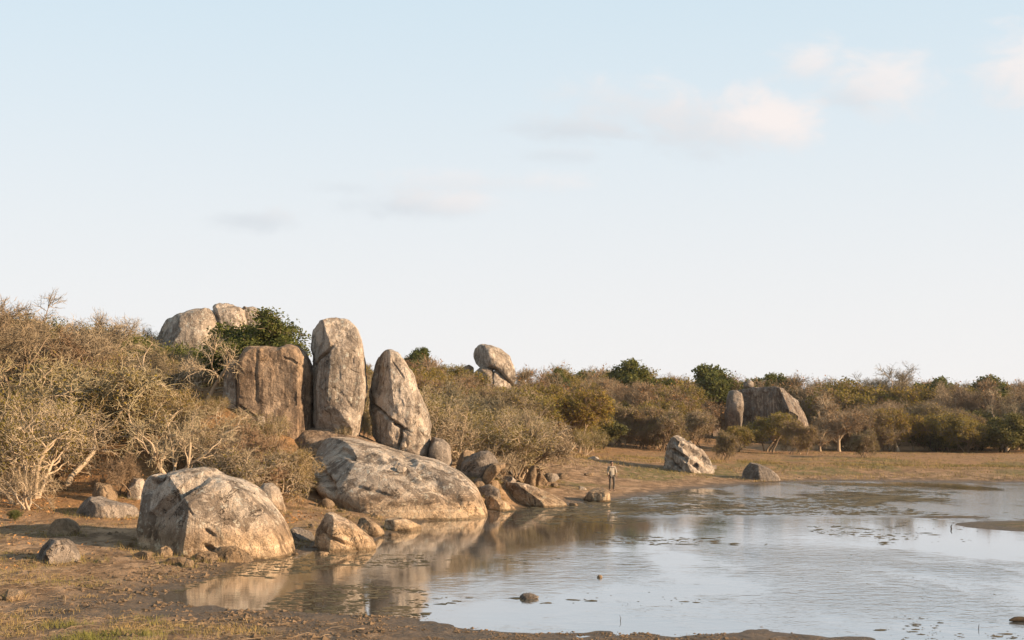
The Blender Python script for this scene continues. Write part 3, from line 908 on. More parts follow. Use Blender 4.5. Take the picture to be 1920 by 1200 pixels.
# left shore stones
small_rock('boulder', 192, 928, 56, 40, 'pale rounded boulder among the thicket left of the furrowed boulder', 121, M_EARTHY, sub=5, sink=0.4, cat='boulder')
small_rock('boulder', 252, 915, 46, 56, 'pale angular boulder just behind the left edge of the furrowed boulder', 122, M_WARM, sub=5, sink=0.5, cat='boulder')
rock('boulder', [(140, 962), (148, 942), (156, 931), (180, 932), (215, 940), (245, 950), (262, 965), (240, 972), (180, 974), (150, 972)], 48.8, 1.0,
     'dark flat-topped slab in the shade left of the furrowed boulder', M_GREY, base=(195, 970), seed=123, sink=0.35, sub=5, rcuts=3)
rock('boulder', [(80, 1000), (88, 985), (104, 974), (124, 972), (138, 980), (146, 994), (138, 1006), (112, 1012), (90, 1010)], 44.2, 0.7,
     'two-toned orange boulder on the slope at the far left', M_EARTHY, base=(115, 1008), seed=124, sink=0.25, sub=5, rcuts=5, cuts=[(-0.8, -0.45, .2, .55)])
rock('boulder', [(64, 1048), (78, 1022), (96, 1010), (116, 1012), (130, 1022), (142, 1042), (147, 1056), (124, 1062), (90, 1058)], 40.2, 0.8,
     'dark furrowed boulder with sunlit right side on the slope at the far left', M_GREY, base=(108, 1058), seed=125, sink=0.25, sub=6, rcuts=3, cuts=[(0.75, -0.55, 0.1, 0.6)],
     cracks=[([(120, 1018), (108, 1034), (100, 1052)], 0.08, 0.12), ([(100, 1014), (86, 1030), (76, 1046)], 0.07, 0.10)])
rock('boulder', [(0, 1124), (8, 1108), (18, 1102), (34, 1104), (42, 1114), (38, 1124), (16, 1128)], 31.6, 0.28,
     'small orange stone lying alone on the bare mud at the left', M_EARTHY, base=(22, 1126), seed=126, sink=0.12, rcuts=3, cat='stone', cuts=[(-0.9, -0.3, 0.1, 0.45)])
for i, (x, y, w, h, lb) in enumerate([(268, 1042, 36, 18, 'left one of two small stones below the furrowed boulder'), (308, 1036, 30, 24, 'right one of two small stones below the furrowed boulder'),
                                      (332, 1054, 52, 16, 'flat stone between the small stones and the water'), (353, 1058, 22, 20, 'small orange stone next to the rounded tan stone at the water')]):
    small_rock('stone', x, y, w, h, lb, 127 + i, M_EARTHY)
# stones in the water
rock('stone', [(974, 1120), (980, 1114), (994, 1112), (1004, 1115), (1012, 1119), (1002, 1124), (980, 1125)], gw(990, 1122)[1], 0.14,
     'dark stone breaking the surface of the open water', M_GREY, seed=135, sink=0.08, cat='stone', sub=4)
rock('stone', [(1119, 1081), (1124, 1077), (1130, 1080), (1128, 1084), (1121, 1084)], gw(1124, 1083)[1], 0.06,
     'tiny mossy stone in the middle of the water', M_EARTHY, seed=136, sink=0.05, cat='stone', sub=3)


# ------------------------------------------------------------------ plants
def bark_mat(name, pale, deep):
    m, t, p, out = new_mat(name)
    g = t.n('ShaderNodeTexCoord').outputs['Object']
    rnd = t.n('ShaderNodeObjectInfo').outputs['Random']
    n = t.noise(t.scale(g, (4, 4, 1.5)), 2.0, 5, 0.6)
    c = t.mix(t.step(n, 0.35, 0.65), deep, pale)
    c = t.mix(t.math('MULTIPLY', rnd, 0.5), c, deep)
    c = t.mix(1.0, c, (ALB, ALB, ALB), 'MULTIPLY')
    t.put(p.inputs['Base Color'], c)
    p.inputs['Roughness'].default_value = 0.9
    p.inputs['Specular IOR Level'].default_value = 0.15
    return m


def twig_mat(name, cols):
    m, t, p, out = new_mat(name)
    rnd = t.n('ShaderNodeObjectInfo').outputs['Random']
    r = t.n('ShaderNodeValToRGB')
    r.color_ramp.interpolation = 'LINEAR'
    for i, c in enumerate(cols):
        pos = i / (len(cols) - 1)
        e = r.color_ramp.elements[i] if i < 2 else r.color_ramp.elements.new(pos)
        e.position = pos
        e.color = (*c, 1)
    t.put(r.inputs[0], rnd)
    g = t.n('ShaderNodeTexCoord').outputs['Object']
    n = t.noise(g, 1.1, 4, 0.6)
    c = t.mix(t.step(n, 0.35, 0.65, 0, 0.5), r.outputs[0], t.mix(1.0, r.outputs[0], (0.6, 0.6, 0.55), 'MULTIPLY'))
    c = t.mix(1.0, c, (ALB, ALB, ALB), 'MULTIPLY')
    t.put(p.inputs['Base Color'], c)
    p.inputs['Roughness'].default_value = 0.95
    p.inputs['Specular IOR Level'].default_value = 0.1
    return m


def leaf_mat(name, a, b, trans=0.35):
    m, t, p, out = new_mat(name)
    g = t.n('ShaderNodeTexCoord').outputs['Object']
    rnd = t.n('ShaderNodeObjectInfo').outputs['Random']
    n = t.noise(g, 1.4, 5, 0.65)
    c = t.mix(t.step(n, 0.33, 0.66), a, b)
    c = t.mix(t.math('MULTIPLY', rnd, 0.45), c, t.mix(1.0, c, (1.35, 1.0, 0.7), 'MULTIPLY'))
    t.put(p.inputs['Base Color'], c)
    p.inputs['Roughness'].default_value = 0.7
    p.inputs['Specular IOR Level'].default_value = 0.25
    tr = t.n('ShaderNodeBsdfTranslucent')
    t.put(tr.inputs[0], c)
    mx = t.n('ShaderNodeMixShader')
    mx.inputs[0].default_value = trans
    t.put(mx.inputs[1], p.outputs[0])
    t.put(mx.inputs[2], tr.outputs[0])
    t.put(out.inputs['Surface'], mx.outputs[0])
    return m


B_PALE = bark_mat('bark_pale', (0.60, 0.47, 0.34), (0.44, 0.33, 0.22))
B_GREY = bark_mat('bark_grey', (0.38, 0.28, 0.19), (0.22, 0.155, 0.10))
B_DARK = bark_mat('bark_dark', (0.12, 0.085, 0.055), (0.055, 0.040, 0.028))
T_BROWN = twig_mat('twigs_brown', [(0.34, 0.260, 0.170), (0.46, 0.360, 0.245), (0.34, 0.250, 0.160), (0.30, 0.260, 0.175), (0.37, 0.240, 0.150)])
T_FAR = twig_mat('twigs_far', [(0.35, 0.265, 0.175), (0.44, 0.335, 0.225), (0.34, 0.240, 0.155), (0.35, 0.295, 0.195), (0.33, 0.215, 0.14)])
T_GOLD = twig_mat('twigs_golden', [(0.45, 0.330, 0.205), (0.33, 0.250, 0.155), (0.54, 0.43, 0.305), (0.37, 0.305, 0.165), (0.43, 0.29, 0.17)])
L_OLIVE = leaf_mat('leaf_olive', (0.125, 0.115, 0.022), (0.26, 0.205, 0.045), 0.45)
L_GREEN = leaf_mat('leaf_green', (0.052, 0.070, 0.016), (0.125, 0.130, 0.030))
L_DARK = leaf_mat('leaf_dark', (0.062, 0.070, 0.024), (0.135, 0.128, 0.042), 0.4)
L_RUST = leaf_mat('leaf_rust', (0.21, 0.105, 0.040), (0.30, 0.17, 0.06))


def unit(v):
    return v / np.maximum(np.linalg.norm(v, axis=-1, keepdims=True), 1e-9)


def polyline(rng, start, dirs, length, S, wander, up):
    n = len(start)
    P = np.zeros((n, S + 1, 3))
    P[:, 0] = start
    d = unit(dirs)
    for k in range(S):
        d = unit(d + rng.normal(size=(n, 3)) * wander + np.array([0, 0, up]))
        P[:, k + 1] = P[:, k] + d * (length / S)[:, None]
    return P


def spawn(rng, P, R, n, tmin, tmax, spread, ratio, L):
    """n children on each parent polyline: start, direction, length, radius"""
    N, S1, _ = P.shape
    t = rng.uniform(tmin, tmax, (N, n))
    t[:, 0] = 0.97
    f = t * (S1 - 1)
    i = np.minimum(f.astype(int), S1 - 2)
    fr = (f - i)[..., None]
    ar = np.arange(N)[:, None]
    st = P[ar, i] * (1 - fr) + P[ar, i + 1] * fr
    tan = unit(P[ar, i + 1] - P[ar, i])
    rnd = rng.normal(size=(N, n, 3))
    perp = unit(np.cross(tan, rnd))
    sa = np.radians(rng.normal(spread, spread * 0.3, (N, n)))
    sa[:, 0] *= 0.3
    d = tan * np.cos(sa)[..., None] + perp * np.sin(sa)[..., None]
    ln = L[:, None] * ratio * rng.uniform(0.6, 1.25, (N, n)) * (1.15 - 0.45 * t)
    ln[:, 0] *= 0.72
    rad = R[ar, i] * (1 - fr[..., 0]) + R[ar, i + 1] * fr[..., 0]
    return st.reshape(-1, 3), d.reshape(-1, 3), ln.ravel(), rad.ravel()


def tubes(P, R, K):
    """mesh of tapering tubes (K sides) or flat ribbons (K=2) along polylines"""
    N, S1, _ = P.shape
    tan = np.gradient(P, axis=1)
    tan = unit(tan)
    rs = np.random.default_rng(N * 7 + S1)
    ref = unit(rs.normal(size=(N, 1, 3)))
    a = unit(np.cross(tan, ref + 0 * tan))
    b = np.cross(tan, a)
    if K == 2:
        V = np.stack([P + a * R[..., None], P - a * R[..., None]], 2)
    else:
        ang = np.arange(K) * 2 * np.pi / K
        V = P[:, :, None] + R[:, :, None, None] * (np.cos(ang)[None, None, :, None] * a[:, :, None] + np.sin(ang)[None, None, :, None] * b[:, :, None])
    idx = np.arange(N * S1 * K).reshape(N, S1, K)
    fs = []
    for k in range(1 if K == 2 else K):
        k2 = (k + 1) % K
        fs.append(np.stack([idx[:, :-1, k], idx[:, :-1, k2], idx[:, 1:, k2], idx[:, 1:, k]], -1).reshape(-1, 4))
    return V.reshape(-1, 3), np.concatenate(fs)


class Acc:
    def __init__(self):
        self.v, self.f, self.m, self.n = [], [], [], 0

    def add(self, V, Fc, mi=0):
        self.v.append(V)
        self.f.append(Fc + self.n)
        self.m.append(np.full(len(Fc), mi))
        self.n += len(V)

    def mesh(self, name, mats):
        o = link_mesh(name, np.concatenate(self.v), [np.concatenate(self.f)], mats, mat_idx=np.concatenate(self.m))
        me = o.data
        bpy.data.objects.remove(o)
        return me


def leaves(rng, pts, size, flat=0.0):
    n = len(pts)
    a = unit(rng.normal(size=(n, 3)) * np.array([1, 1, 1 - flat]))
    b = unit(np.cross(a, rng.normal(size=(n, 3))))
    s = size * rng.uniform(0.6, 1.4, (n, 1))
    V = np.stack([pts - a * s, pts + b * s * 0.55, pts + a * s, pts - b * s * 0.55], 1).reshape(-1, 3)
    return V, np.arange(n * 4).reshape(n, 4)


def tree_proto(seed, H, stems=1, stem_len=0.35, stem_spread=10, limbs=7, limb_ratio=0.9, limb_spread=42, limb_up=0.05, subs=7, sub_ratio=0.55, sub_spread=40, ends=6, end_ratio=0.55,
               twigs=9, twig_len=0.5, fines=3, r0=0.11, tw_r=0.008, bark=None, twig=None, leaf=None, n_leaf=0, leaf_size=0.05, wander=0.16, droop=0.0, twig_up=0.02, sparse_trunk=False,
               top=None, clump=0.0, tmin=0.30, pale_ends=False, r2=1.6, r3=1.25):
    """a branching plant of about height H: returns the trunk and crown meshes, base at the origin"""
    rng = np.random.default_rng(seed)
    tr, cr = Acc(), Acc()
    st = np.zeros((stems, 3))
    st[:, :2] = rng.normal(size=(stems, 2)) * 0.07 * H * (stems > 1)
    dr = np.tile([0, 0, 1.0], (stems, 1))
    an = rng.uniform(0, 6.28, stems) + np.arange(stems) * 2.4
    sp = np.tan(np.radians(stem_spread)) * rng.uniform(0.5, 1.3, stems)
    dr[:, 0] += np.cos(an) * sp
    dr[:, 1] += np.sin(an) * sp
    L0 = H * stem_len * rng.uniform(0.8, 1.2, stems)
    P0 = polyline(rng, st, dr, L0, 6, wander * 0.8, 0.04)
    taper = np.linspace(1, 0.62, 7)
    R0 = (r0 * H / 6 * rng.uniform(0.7, 1.1, stems))[:, None] * taper
    R0[:, 0] *= 1.25
    P0[:, 0, 2] -= 0.12
    tr.add(*tubes(P0, R0, 7))
    s, d, l, r = spawn(rng, P0, R0, limbs, tmin, 1.0, limb_spread, limb_ratio * 1.0, L0)
    l = np.maximum(l, 0.22 * H)
    P1 = polyline(rng, s, d, l, 7, wander, limb_up)
    R1 = (r * 0.72)[:, None] * np.linspace(1, 0.35, 8)
    tr.add(*tubes(P1, R1, 5))
    s, d, l2, r = spawn(rng, P1, R1, subs, 0.25, 1.0, sub_spread, sub_ratio, l)
    P2 = polyline(rng, s, d, l2, 5, wander * 1.15, limb_up * 0.8)
    R2 = (np.maximum(r * 0.65, tw_r * r2))[:, None] * np.linspace(1, 0.4, 6)
    tr.add(*tubes(P2, R2, 4))
    s, d, l3, r = spawn(rng, P2, R2, ends, 0.2, 1.0, 45, end_ratio, l2)
    P3 = polyline(rng, s, d, l3, 4, wander * 1.3, twig_up)
    R3 = (np.maximum(r * 0.6, tw_r * r3))[:, None] * np.linspace(1, 0.5, 5)
    (tr if pale_ends else cr).add(*tubes(P3, R3, 3), 0)
    s, d, l4, r = spawn(rng, P3, R3, twigs, 0.1, 1.0, 48, 1.0, np.full(len(P3), twig_len))
    P4 = polyline(rng, s, d, l4, 3, wander * 1.6, twig_up - droop)
    R4 = np.full((len(P4), 1), tw_r) * np.linspace(1, 0.45, 4)
    cr.add(*tubes(P4, R4, 2), 0)
    tips = P4
    if fines:
        s, d, l5, r = spawn(rng, P4, R4, fines, 0.15, 0.95, 45, 0.6, l4)
        P5 = polyline(rng, s, d, l5, 2, wander * 1.6, twig_up - droop)
        R5 = np.full((len(P5), 1), tw_r * 0.7) * np.linspace(1, 0.4, 3)
        cr.add(*tubes(P5, R5, 2), 0)
        tips = P5
    mats = [twig or T_BROWN]
    if leaf is not None and n_leaf:
        k = rng.integers(0, len(tips), n_leaf)
        tt = rng.uniform(0.2, 1.0, (n_leaf, 1))
        seg = tips.shape[1] - 1
        pts = tips[k, 0] * (1 - tt) + tips[k, seg] * tt + rng.normal(size=(n_leaf, 3)) * (0.05 + clump)
        cr.add(*leaves(rng, pts, leaf_size), 1)
        mats.append(leaf)
    allv = np.concatenate(cr.v)
    z = np.percentile(allv[:, 2], 99.5)
    k = H / z
    for A_ in (tr, cr):
        for v in A_.v:
            v *= k
    rad = np.percentile(np.hypot(allv[:, 0], allv[:, 1]), 95) * 1.0
    return dict(trunk=tr.mesh('trunk', bark or B_GREY), crown=cr.mesh('crown', mats), H=H, rad=rad)


PROTO = {}
# thorn scrub close by
PROTO['pale_tree'] = tree_proto(1, 6.5, stems=2, stem_len=0.30, stem_spread=18, limbs=5, limb_spread=48, limb_ratio=1.1, limb_up=0.03, subs=6, sub_ratio=0.6, ends=5, twigs=4, twig_len=0.48, fines=1,
                                r0=0.125, tw_r=0.009, bark=B_PALE, twig=T_GOLD, wander=0.26, pale_ends=True, r2=2.8, r3=1.6)
PROTO['pale_shrub'] = tree_proto(2, 4.2, stems=5, stem_len=0.40, stem_spread=28, limbs=4, limb_spread=42, limb_ratio=0.95, subs=5, ends=4, twigs=4, twig_len=0.45, fines=1,
                                 r0=0.13, tw_r=0.008, bark=B_PALE, twig=T_GOLD, wander=0.25, pale_ends=True, r2=2.6, r3=1.6)
PROTO['brown_shrub'] = tree_proto(3, 3.4, stems=7, stem_len=0.42, stem_spread=34, limbs=4, limb_spread=36, limb_ratio=0.85, subs=5, ends=5, twigs=5, twig_len=0.38, fines=2,
                                  r0=0.08, tw_r=0.008, bark=B_GREY, twig=T_BROWN, wander=0.2, r2=2.0, r3=1.5)
PROTO['olive_shrub'] = tree_proto(4, 3.4, stems=5, stem_len=0.40, stem_spread=30, limbs=5, limb_spread=40, limb_ratio=0.9, subs=5, ends=4, twigs=3, twig_len=0.42, fines=2,
                                  r0=0.10, tw_r=0.008, bark=B_PALE, twig=T_GOLD, leaf=L_OLIVE, n_leaf=5000, leaf_size=0.028, r2=2.2, r3=1.4, wander=0.2)
PROTO['thicket'] = tree_proto(5, 2.2, stems=9, stem_len=0.45, stem_spread=44, limbs=4, limb_spread=45, limb_ratio=0.9, limb_up=-0.01, subs=5, ends=4, twigs=5, twig_len=0.36, fines=3,
                              r0=0.085, tw_r=0.0075, bark=B_PALE, twig=T_GOLD, wander=0.28, droop=0.04, leaf=L_OLIVE, n_leaf=2500, leaf_size=0.028, pale_ends=True, r2=2.4, r3=1.6)
PROTO['crown_tree'] = tree_proto(6, 7.5, stems=1, stem_len=0.34, stem_spread=6, limbs=7, limb_spread=44, limb_ratio=1.0, limb_up=0.05, subs=7, sub_ratio=0.58, ends=7, twigs=8, twig_len=0.5, fines=3,
                                 r0=0.13, tw_r=0.009, bark=B_GREY, twig=T_BROWN, wander=0.17)
PROTO['evergreen_near'] = tree_proto(7, 3.6, stems=4, stem_len=0.34, stem_spread=26, limbs=5, limb_spread=44, limb_ratio=1.0, subs=5, ends=5, end_ratio=0.6, twigs=5, twig_len=0.34, fines=0,
                                     r0=0.08, tw_r=0.009, bark=B_DARK, twig=T_BROWN, leaf=L_GREEN, n_leaf=30000, leaf_size=0.036, clump=0.07)
PROTO['green_near'] = tree_proto(8, 5.0, stems=2, stem_len=0.30, stem_spread=20, limbs=6, limb_spread=48, limb_ratio=1.1, limb_up=0.03, subs=6, sub_ratio=0.5, ends=5, end_ratio=0.6, twigs=5, twig_len=0.36, fines=0,
                                 r0=0.12, tw_r=0.010, bark=B_GREY, twig=T_BROWN, leaf=L_GREEN, n_leaf=30000, leaf_size=0.045, clump=0.05)
# far belt
PROTO['far_dome'] = tree_proto(11, 8.0, stems=1, stem_len=0.30, limbs=8, limb_spread=52, limb_ratio=1.15, limb_up=0.03, subs=7, sub_ratio=0.5, ends=6, twigs=8, twig_len=0.6, fines=3,
                               r0=0.12, tw_r=0.013, bark=B_PALE, twig=T_FAR, wander=0.15, leaf=L_RUST, n_leaf=1500, leaf_size=0.06)
PROTO['far_broad'] = tree_proto(12, 8.5, stems=2, stem_len=0.30, stem_spread=16, limbs=6, limb_spread=46, limb_ratio=1.25, limb_up=0.02, subs=7, sub_ratio=0.5, ends=6, twigs=7, twig_len=0.6, fines=3,
                                r0=0.12, tw_r=0.013, bark=B_PALE, twig=T_FAR, wander=0.17)
PROTO['far_olive'] = tree_proto(13, 6.5, stems=4, stem_len=0.34, stem_spread=24, limbs=5, limb_spread=42, limb_ratio=0.95, subs=6, ends=5, twigs=6, twig_len=0.5, fines=2,
                                r0=0.09, tw_r=0.012, bark=B_GREY, twig=T_FAR, leaf=L_OLIVE, n_leaf=9000, leaf_size=0.075)
PROTO['far_shrub'] = tree_proto(14, 4.0, stems=7, stem_len=0.40, stem_spread=36, limbs=4, limb_spread=40, limb_ratio=0.9, subs=5, ends=5, twigs=7, twig_len=0.42, fines=3,
                                r0=0.07, tw_r=0.011, bark=B_GREY, twig=T_FAR, leaf=L_OLIVE, n_leaf=2500, leaf_size=0.05)
PROTO['green_tree'] = tree_proto(15, 6.5, stems=1, stem_len=0.34, limbs=7, limb_spread=50, limb_ratio=1.05, limb_up=0.03, subs=6, sub_ratio=0.5, ends=4, end_ratio=0.6, twigs=5, twig_len=0.4, fines=0,
                                 r0=0.13, tw_r=0.012, bark=B_GREY, twig=T_FAR, leaf=L_GREEN, n_leaf=26000, leaf_size=0.085, clump=0.10)
PROTO['dark_shrub'] = tree_proto(16, 4.5, stems=4, stem_len=0.32, stem_spread=26, limbs=5, limb_spread=46, limb_ratio=1.0, subs=5, ends=4, end_ratio=0.6, twigs=5, twig_len=0.4, fines=0,
                                 r0=0.09, tw_r=0.012, bark=B_DARK, twig=T_FAR, leaf=L_DARK, n_leaf=22000, leaf_size=0.085, clump=0.10)
PROTO['bare_pale'] = tree_proto(17, 7.5, stems=1, stem_len=0.42, limbs=6, limb_spread=38, limb_ratio=0.95, limb_up=0.06, subs=5, sub_ratio=0.5, ends=4, twigs=4, twig_len=0.45, fines=1,
                                r0=0.15, tw_r=0.012, bark=B_PALE, twig=T_GOLD, wander=0.2)

TREES = []
_rot = random.Random(5)


def plant(kind, x, y, h, name, label, cat, group=None, z=None, rot=None, sx=1.0, proto=None):
    p = PROTO[proto or kind]
    root = bpy.data.objects.new(name, None)
    COL.objects.link(root)
    root.empty_display_size = 0.3
    s = h / p['H']
    root.location = (x, y, h1(x, y) - 0.05 if z is None else z)
    root.rotation_euler = (0, 0, _rot.uniform(0, 6.283) if rot is None else rot)
    root.scale = (s * sx, s * sx, s)
    for part in ('trunk', 'crown'):
        o = bpy.data.objects.new(part, p[part])
        COL.objects.link(o)
        o.parent = root
    tag(root, label, cat, group)
    TREES.append((x, y, p['rad'] * s * sx))
    return root


def plant_px(kind, px, py_top, Y, name, label, cat, sx=1.0, rot=None, z=None, group=None):
    """plant at column px and depth Y with its top reaching row py_top"""
    x = (px - 960) / F * Y
    zz = h1(x, Y) - 0.05 if z is None else z
    top = CAMH + (HZ - py_top) / F * Y
    return plant(kind, x, Y, max(top - zz, 0.4), name, label, cat, group, zz, rot, sx)


def hits_rock(x, y, pad):
    for rx, ry, ru, rd in ROCKS:
        if abs(x - rx) < ru + pad and abs(y - ry) < rd + pad:
            return True
    return False


# --- plants that can be told apart
plant_px('pale_tree', 22, 640, 56, 'bare_tree', 'tall bare tree with pale curving limbs at the far left', 'tree', sx=1.15, rot=0.4)
plant_px('crown_tree', 42, 548, 60, 'bare_tree', 'highest twiggy round-crowned tree at the left edge', 'tree', sx=1.2, rot=1.2)
plant_px('crown_tree', 4, 566, 63, 'bare_tree', 'twiggy round-crowned tree touching the left border, below the highest one', 'tree', sx=1.15, rot=3.0)
plant_px('crown_tree', 88, 588, 66, 'bare_tree', 'twiggy round-crowned tree just right of the highest one at the left', 'tree', sx=1.1, rot=4.4)
plant_px('pale_tree', 362, 628, 60, 'bare_tree', 'bare pale forked tree spreading its limbs before the hilltop boulders', 'tree', sx=1.05, rot=2.2)
plant_px('pale_shrub', 45, 872, 46.0, 'bare_sapling', 'crooked bare white sapling on the open slope at the far left', 'sapling', sx=0.9, rot=1.0)
plant_px('brown_shrub', 228, 850, 50.0, 'dark_stemmed_bush', 'dark-stemmed bush rooted between the two pale boulders at the left', 'bush', sx=0.9)
plant_px('pale_shrub', 335, 770, 52.5, 'bare_shrub', 'pale many-stemmed shrub right behind the top of the furrowed boulder', 'shrub', sx=0.9, rot=0.3)
plant_px('olive_shrub', 510, 775, 58.0, 'olive_shrub', 'olive twiggy shrub in front of the broad brown block', 'shrub', sx=0.9)
plant_px('olive_shrub', 412, 742, 59.3, 'olive_shrub', 'olive shrub at the foot of the narrow upright slab', 'shrub', sx=1.1)
plant_px('brown_shrub', 455, 784, 57.6, 'brown_shrub', 'brown shrub below the crack in the brown block', 'shrub', sx=1.1)
plant_px('pale_shrub', 385, 752, 57.0, 'bare_shrub', 'pale bare shrub on the slope left of the narrow upright slab', 'shrub', sx=1.1)
plant_px('thicket', 535, 838, 54.5, 'thorn_thicket', 'tangled thorn thicket leaning against the left end of the dome', 'thicket', sx=0.85)
plant_px('brown_shrub', 470, 800, 54.0, 'brown_shrub', 'brown twiggy shrub between furrowed boulder and dome', 'shrub', sx=1.1)
plant_px('green_near', 500, 594, 68.0, 'green_tree', 'leafy green tree growing behind the broad brown block', 'tree', sx=1.25, rot=1.0)
plant_px('olive_shrub', 582, 765, 62.6, 'small_bush', 'small green bush in the gap between brown block and tallest pillar', 'bush', sx=0.5, z=3.2)
plant_px('olive_shrub', 684, 772, 62.2, 'small_bush', 'small olive bush in the gap between the two pillars', 'bush', sx=0.55, z=3.0)
plant_px('olive_shrub', 648, 798, 60.4, 'small_bush', 'tiny bush at the foot of the tallest pillar', 'bush', sx=0.6, z=2.95)
plant_px('brown_shrub', 965, 775, 71.0, 'brown_shrub', 'big reddish-brown rounded shrub beyond the stone post', 'shrub', sx=1.0)
plant_px('olive_shrub', 900, 770, 70.0, 'olive_shrub', 'olive shrub above the boulder rubble right of the dome', 'shrub', sx=1.2)
plant_px('pale_shrub', 862, 758, 69.0, 'bare_shrub', 'bare pale-stemmed shrub behind the grey boulder at the pointed pillar', 'shrub', sx=1.0)
plant_px('green_tree', 1190, 679, 168, 'green_tree', 'domed dark green tree on the skyline above the person', 'tree', sx=1.1)
plant_px('green_tree', 1325, 690, 176, 'green_tree', 'flat-topped green tree on the skyline left of the cliff-like rock', 'tree', sx=1.25)
plant_px('green_tree', 1045, 694, 150, 'green_tree', 'small bright green tree on the slope right of the balanced rock', 'tree', sx=0.6)
plant_px('green_tree', 790, 655, 150, 'green_tree', 'green tree on the hilltop just right of the pointed pillar', 'tree', sx=1.0)
plant_px('green_tree', 1770, 712, 182, 'green_tree', 'green tree on the right skyline between leafless crowns', 'tree', sx=0.9)
plant_px('green_tree', 1862, 709, 182, 'green_tree', 'flat green tree on the skyline near the right edge', 'tree', sx=1.1)
plant_px('far_broad', 1668, 688, 178, 'bare_tree', 'broad leafless dome-crowned tree rising highest on the right skyline', 'tree', sx=1.05)
plant_px('bare_pale', 1575, 738, 146, 'bare_tree', 'white-limbed bare tree right of the massive cliff-like rock', 'tree', sx=1.0)
plant_px('bare_pale', 1232, 752, 128, 'bare_tree', 'white forked bare tree above the large tilted rock', 'tree', sx=1.1)
plant_px('dark_shrub', 1875, 780, 138, 'green_bush', 'dark green round bush at the right edge of the far bank', 'bush', sx=1.2)
plant_px('dark_shrub', 1760, 792, 140, 'green_bush', 'bright-edged green bush left of the dark round one at the right', 'bush', sx=1.2)
plant_px('far_shrub', 1625, 806, 118, 'brown_shrub', 'lone brown shrub standing out on the grassy far bank', 'shrub', sx=1.05)
plant_px('far_shrub', 1358, 808, 106, 'brown_shrub', 'shrub with rusty stem beside the large tilted rock', 'shrub', sx=0.9)
plant_px('far_olive', 1425, 776, 132, 'olive_shrub', 'large olive shrub in front of the massive cliff-like rock', 'shrub', sx=1.1)
plant_px('far_olive', 1375, 800, 128, 'olive_shrub', 'olive shrub left of the one before the cliff-like rock', 'shrub', sx=1.2)
plant_px('far_shrub', 1495, 790, 126, 'olive_shrub', 'round shrub under the streaked flank of the cliff-like rock', 'shrub', sx=1.1)
plant_px('olive_shrub', 1098, 800, 98, 'small_bush', 'leafy bush with one pale stem at the scrub edge left of the person', 'bush', sx=1.0)
plant_px('evergreen_near', 30, 1000, 43.0, 'small_bush', 'little green plant beside the orange boulder at the far left', 'plant', sx=1.2)

# --- the rest of the scrub, zone by zone
SKY_X = [-300, 0, 60, 110, 140, 230, 280, 310, 500, 580, 690, 760, 830, 880, 970, 1040, 1120, 1190, 1230, 1270, 1320, 1400, 1430, 1560, 1600, 1660, 1740, 1830, 1870, 2300]
SKY_Y = [560, 560, 570, 602, 614, 604, 606, 650, 650, 668, 672, 658, 668, 684, 684, 688, 694, 690, 694, 708, 702, 710, 700, 706, 714, 706, 714, 716, 712, 712]


KINDS = {'pale_shrub': ('bare_shrub', 'pale-twigged leafless shrub'), 'brown_shrub': ('brown_shrub', 'brown twiggy shrub'), 'olive_shrub': ('olive_shrub', 'olive-leaved shrub'),
         'thicket': ('thorn_thicket', 'low tangled thicket'), 'pale_tree': ('bare_tree', 'bare pale-limbed tree'), 'crown_tree': ('bare_tree', 'twiggy brown tree'),
         'evergreen_near': ('evergreen_bush', 'dark evergreen bush'), 'far_dome': ('bare_tree', 'leafless round-crowned tree'), 'far_broad': ('bare_tree', 'spreading leafless tree'),
         'far_olive': ('olive_tree', 'olive-leaved bushy tree'), 'far_shrub': ('brown_shrub', 'brown twiggy shrub'), 'dark_shrub': ('evergreen_bush', 'dark evergreen bush'),
         'green_tree': ('green_tree', 'green-leaved tree'), 'bare_pale': ('bare_tree', 'white-limbed bare tree')}
WHERE = {'left': [(60, 'at the left edge'), (170, 'above the orange boulder'), (300, 'left of the hilltop boulders'), (430, 'below the hilltop boulders'), (9999, 'below the brown block')],
         'mid': [(700, 'behind the tallest pillar'), (830, 'behind the pointed pillar'), (890, 'left of the balanced rock'), (975, 'below the balanced rock'), (9999, 'right of the balanced rock')],
         'far': [(1125, 'left of the person'), (1215, 'above the person'), (1345, 'above the large tilted rock'), (1440, 'left of the cliff-like rock'), (1530, 'at the cliff-like rock'),
                 (1620, 'right of the cliff-like rock'), (1720, 'below the broad skyline tree'), (1820, 'left of the dark round bush'), (9999, 'near the right edge')]}
SCATTERED = []


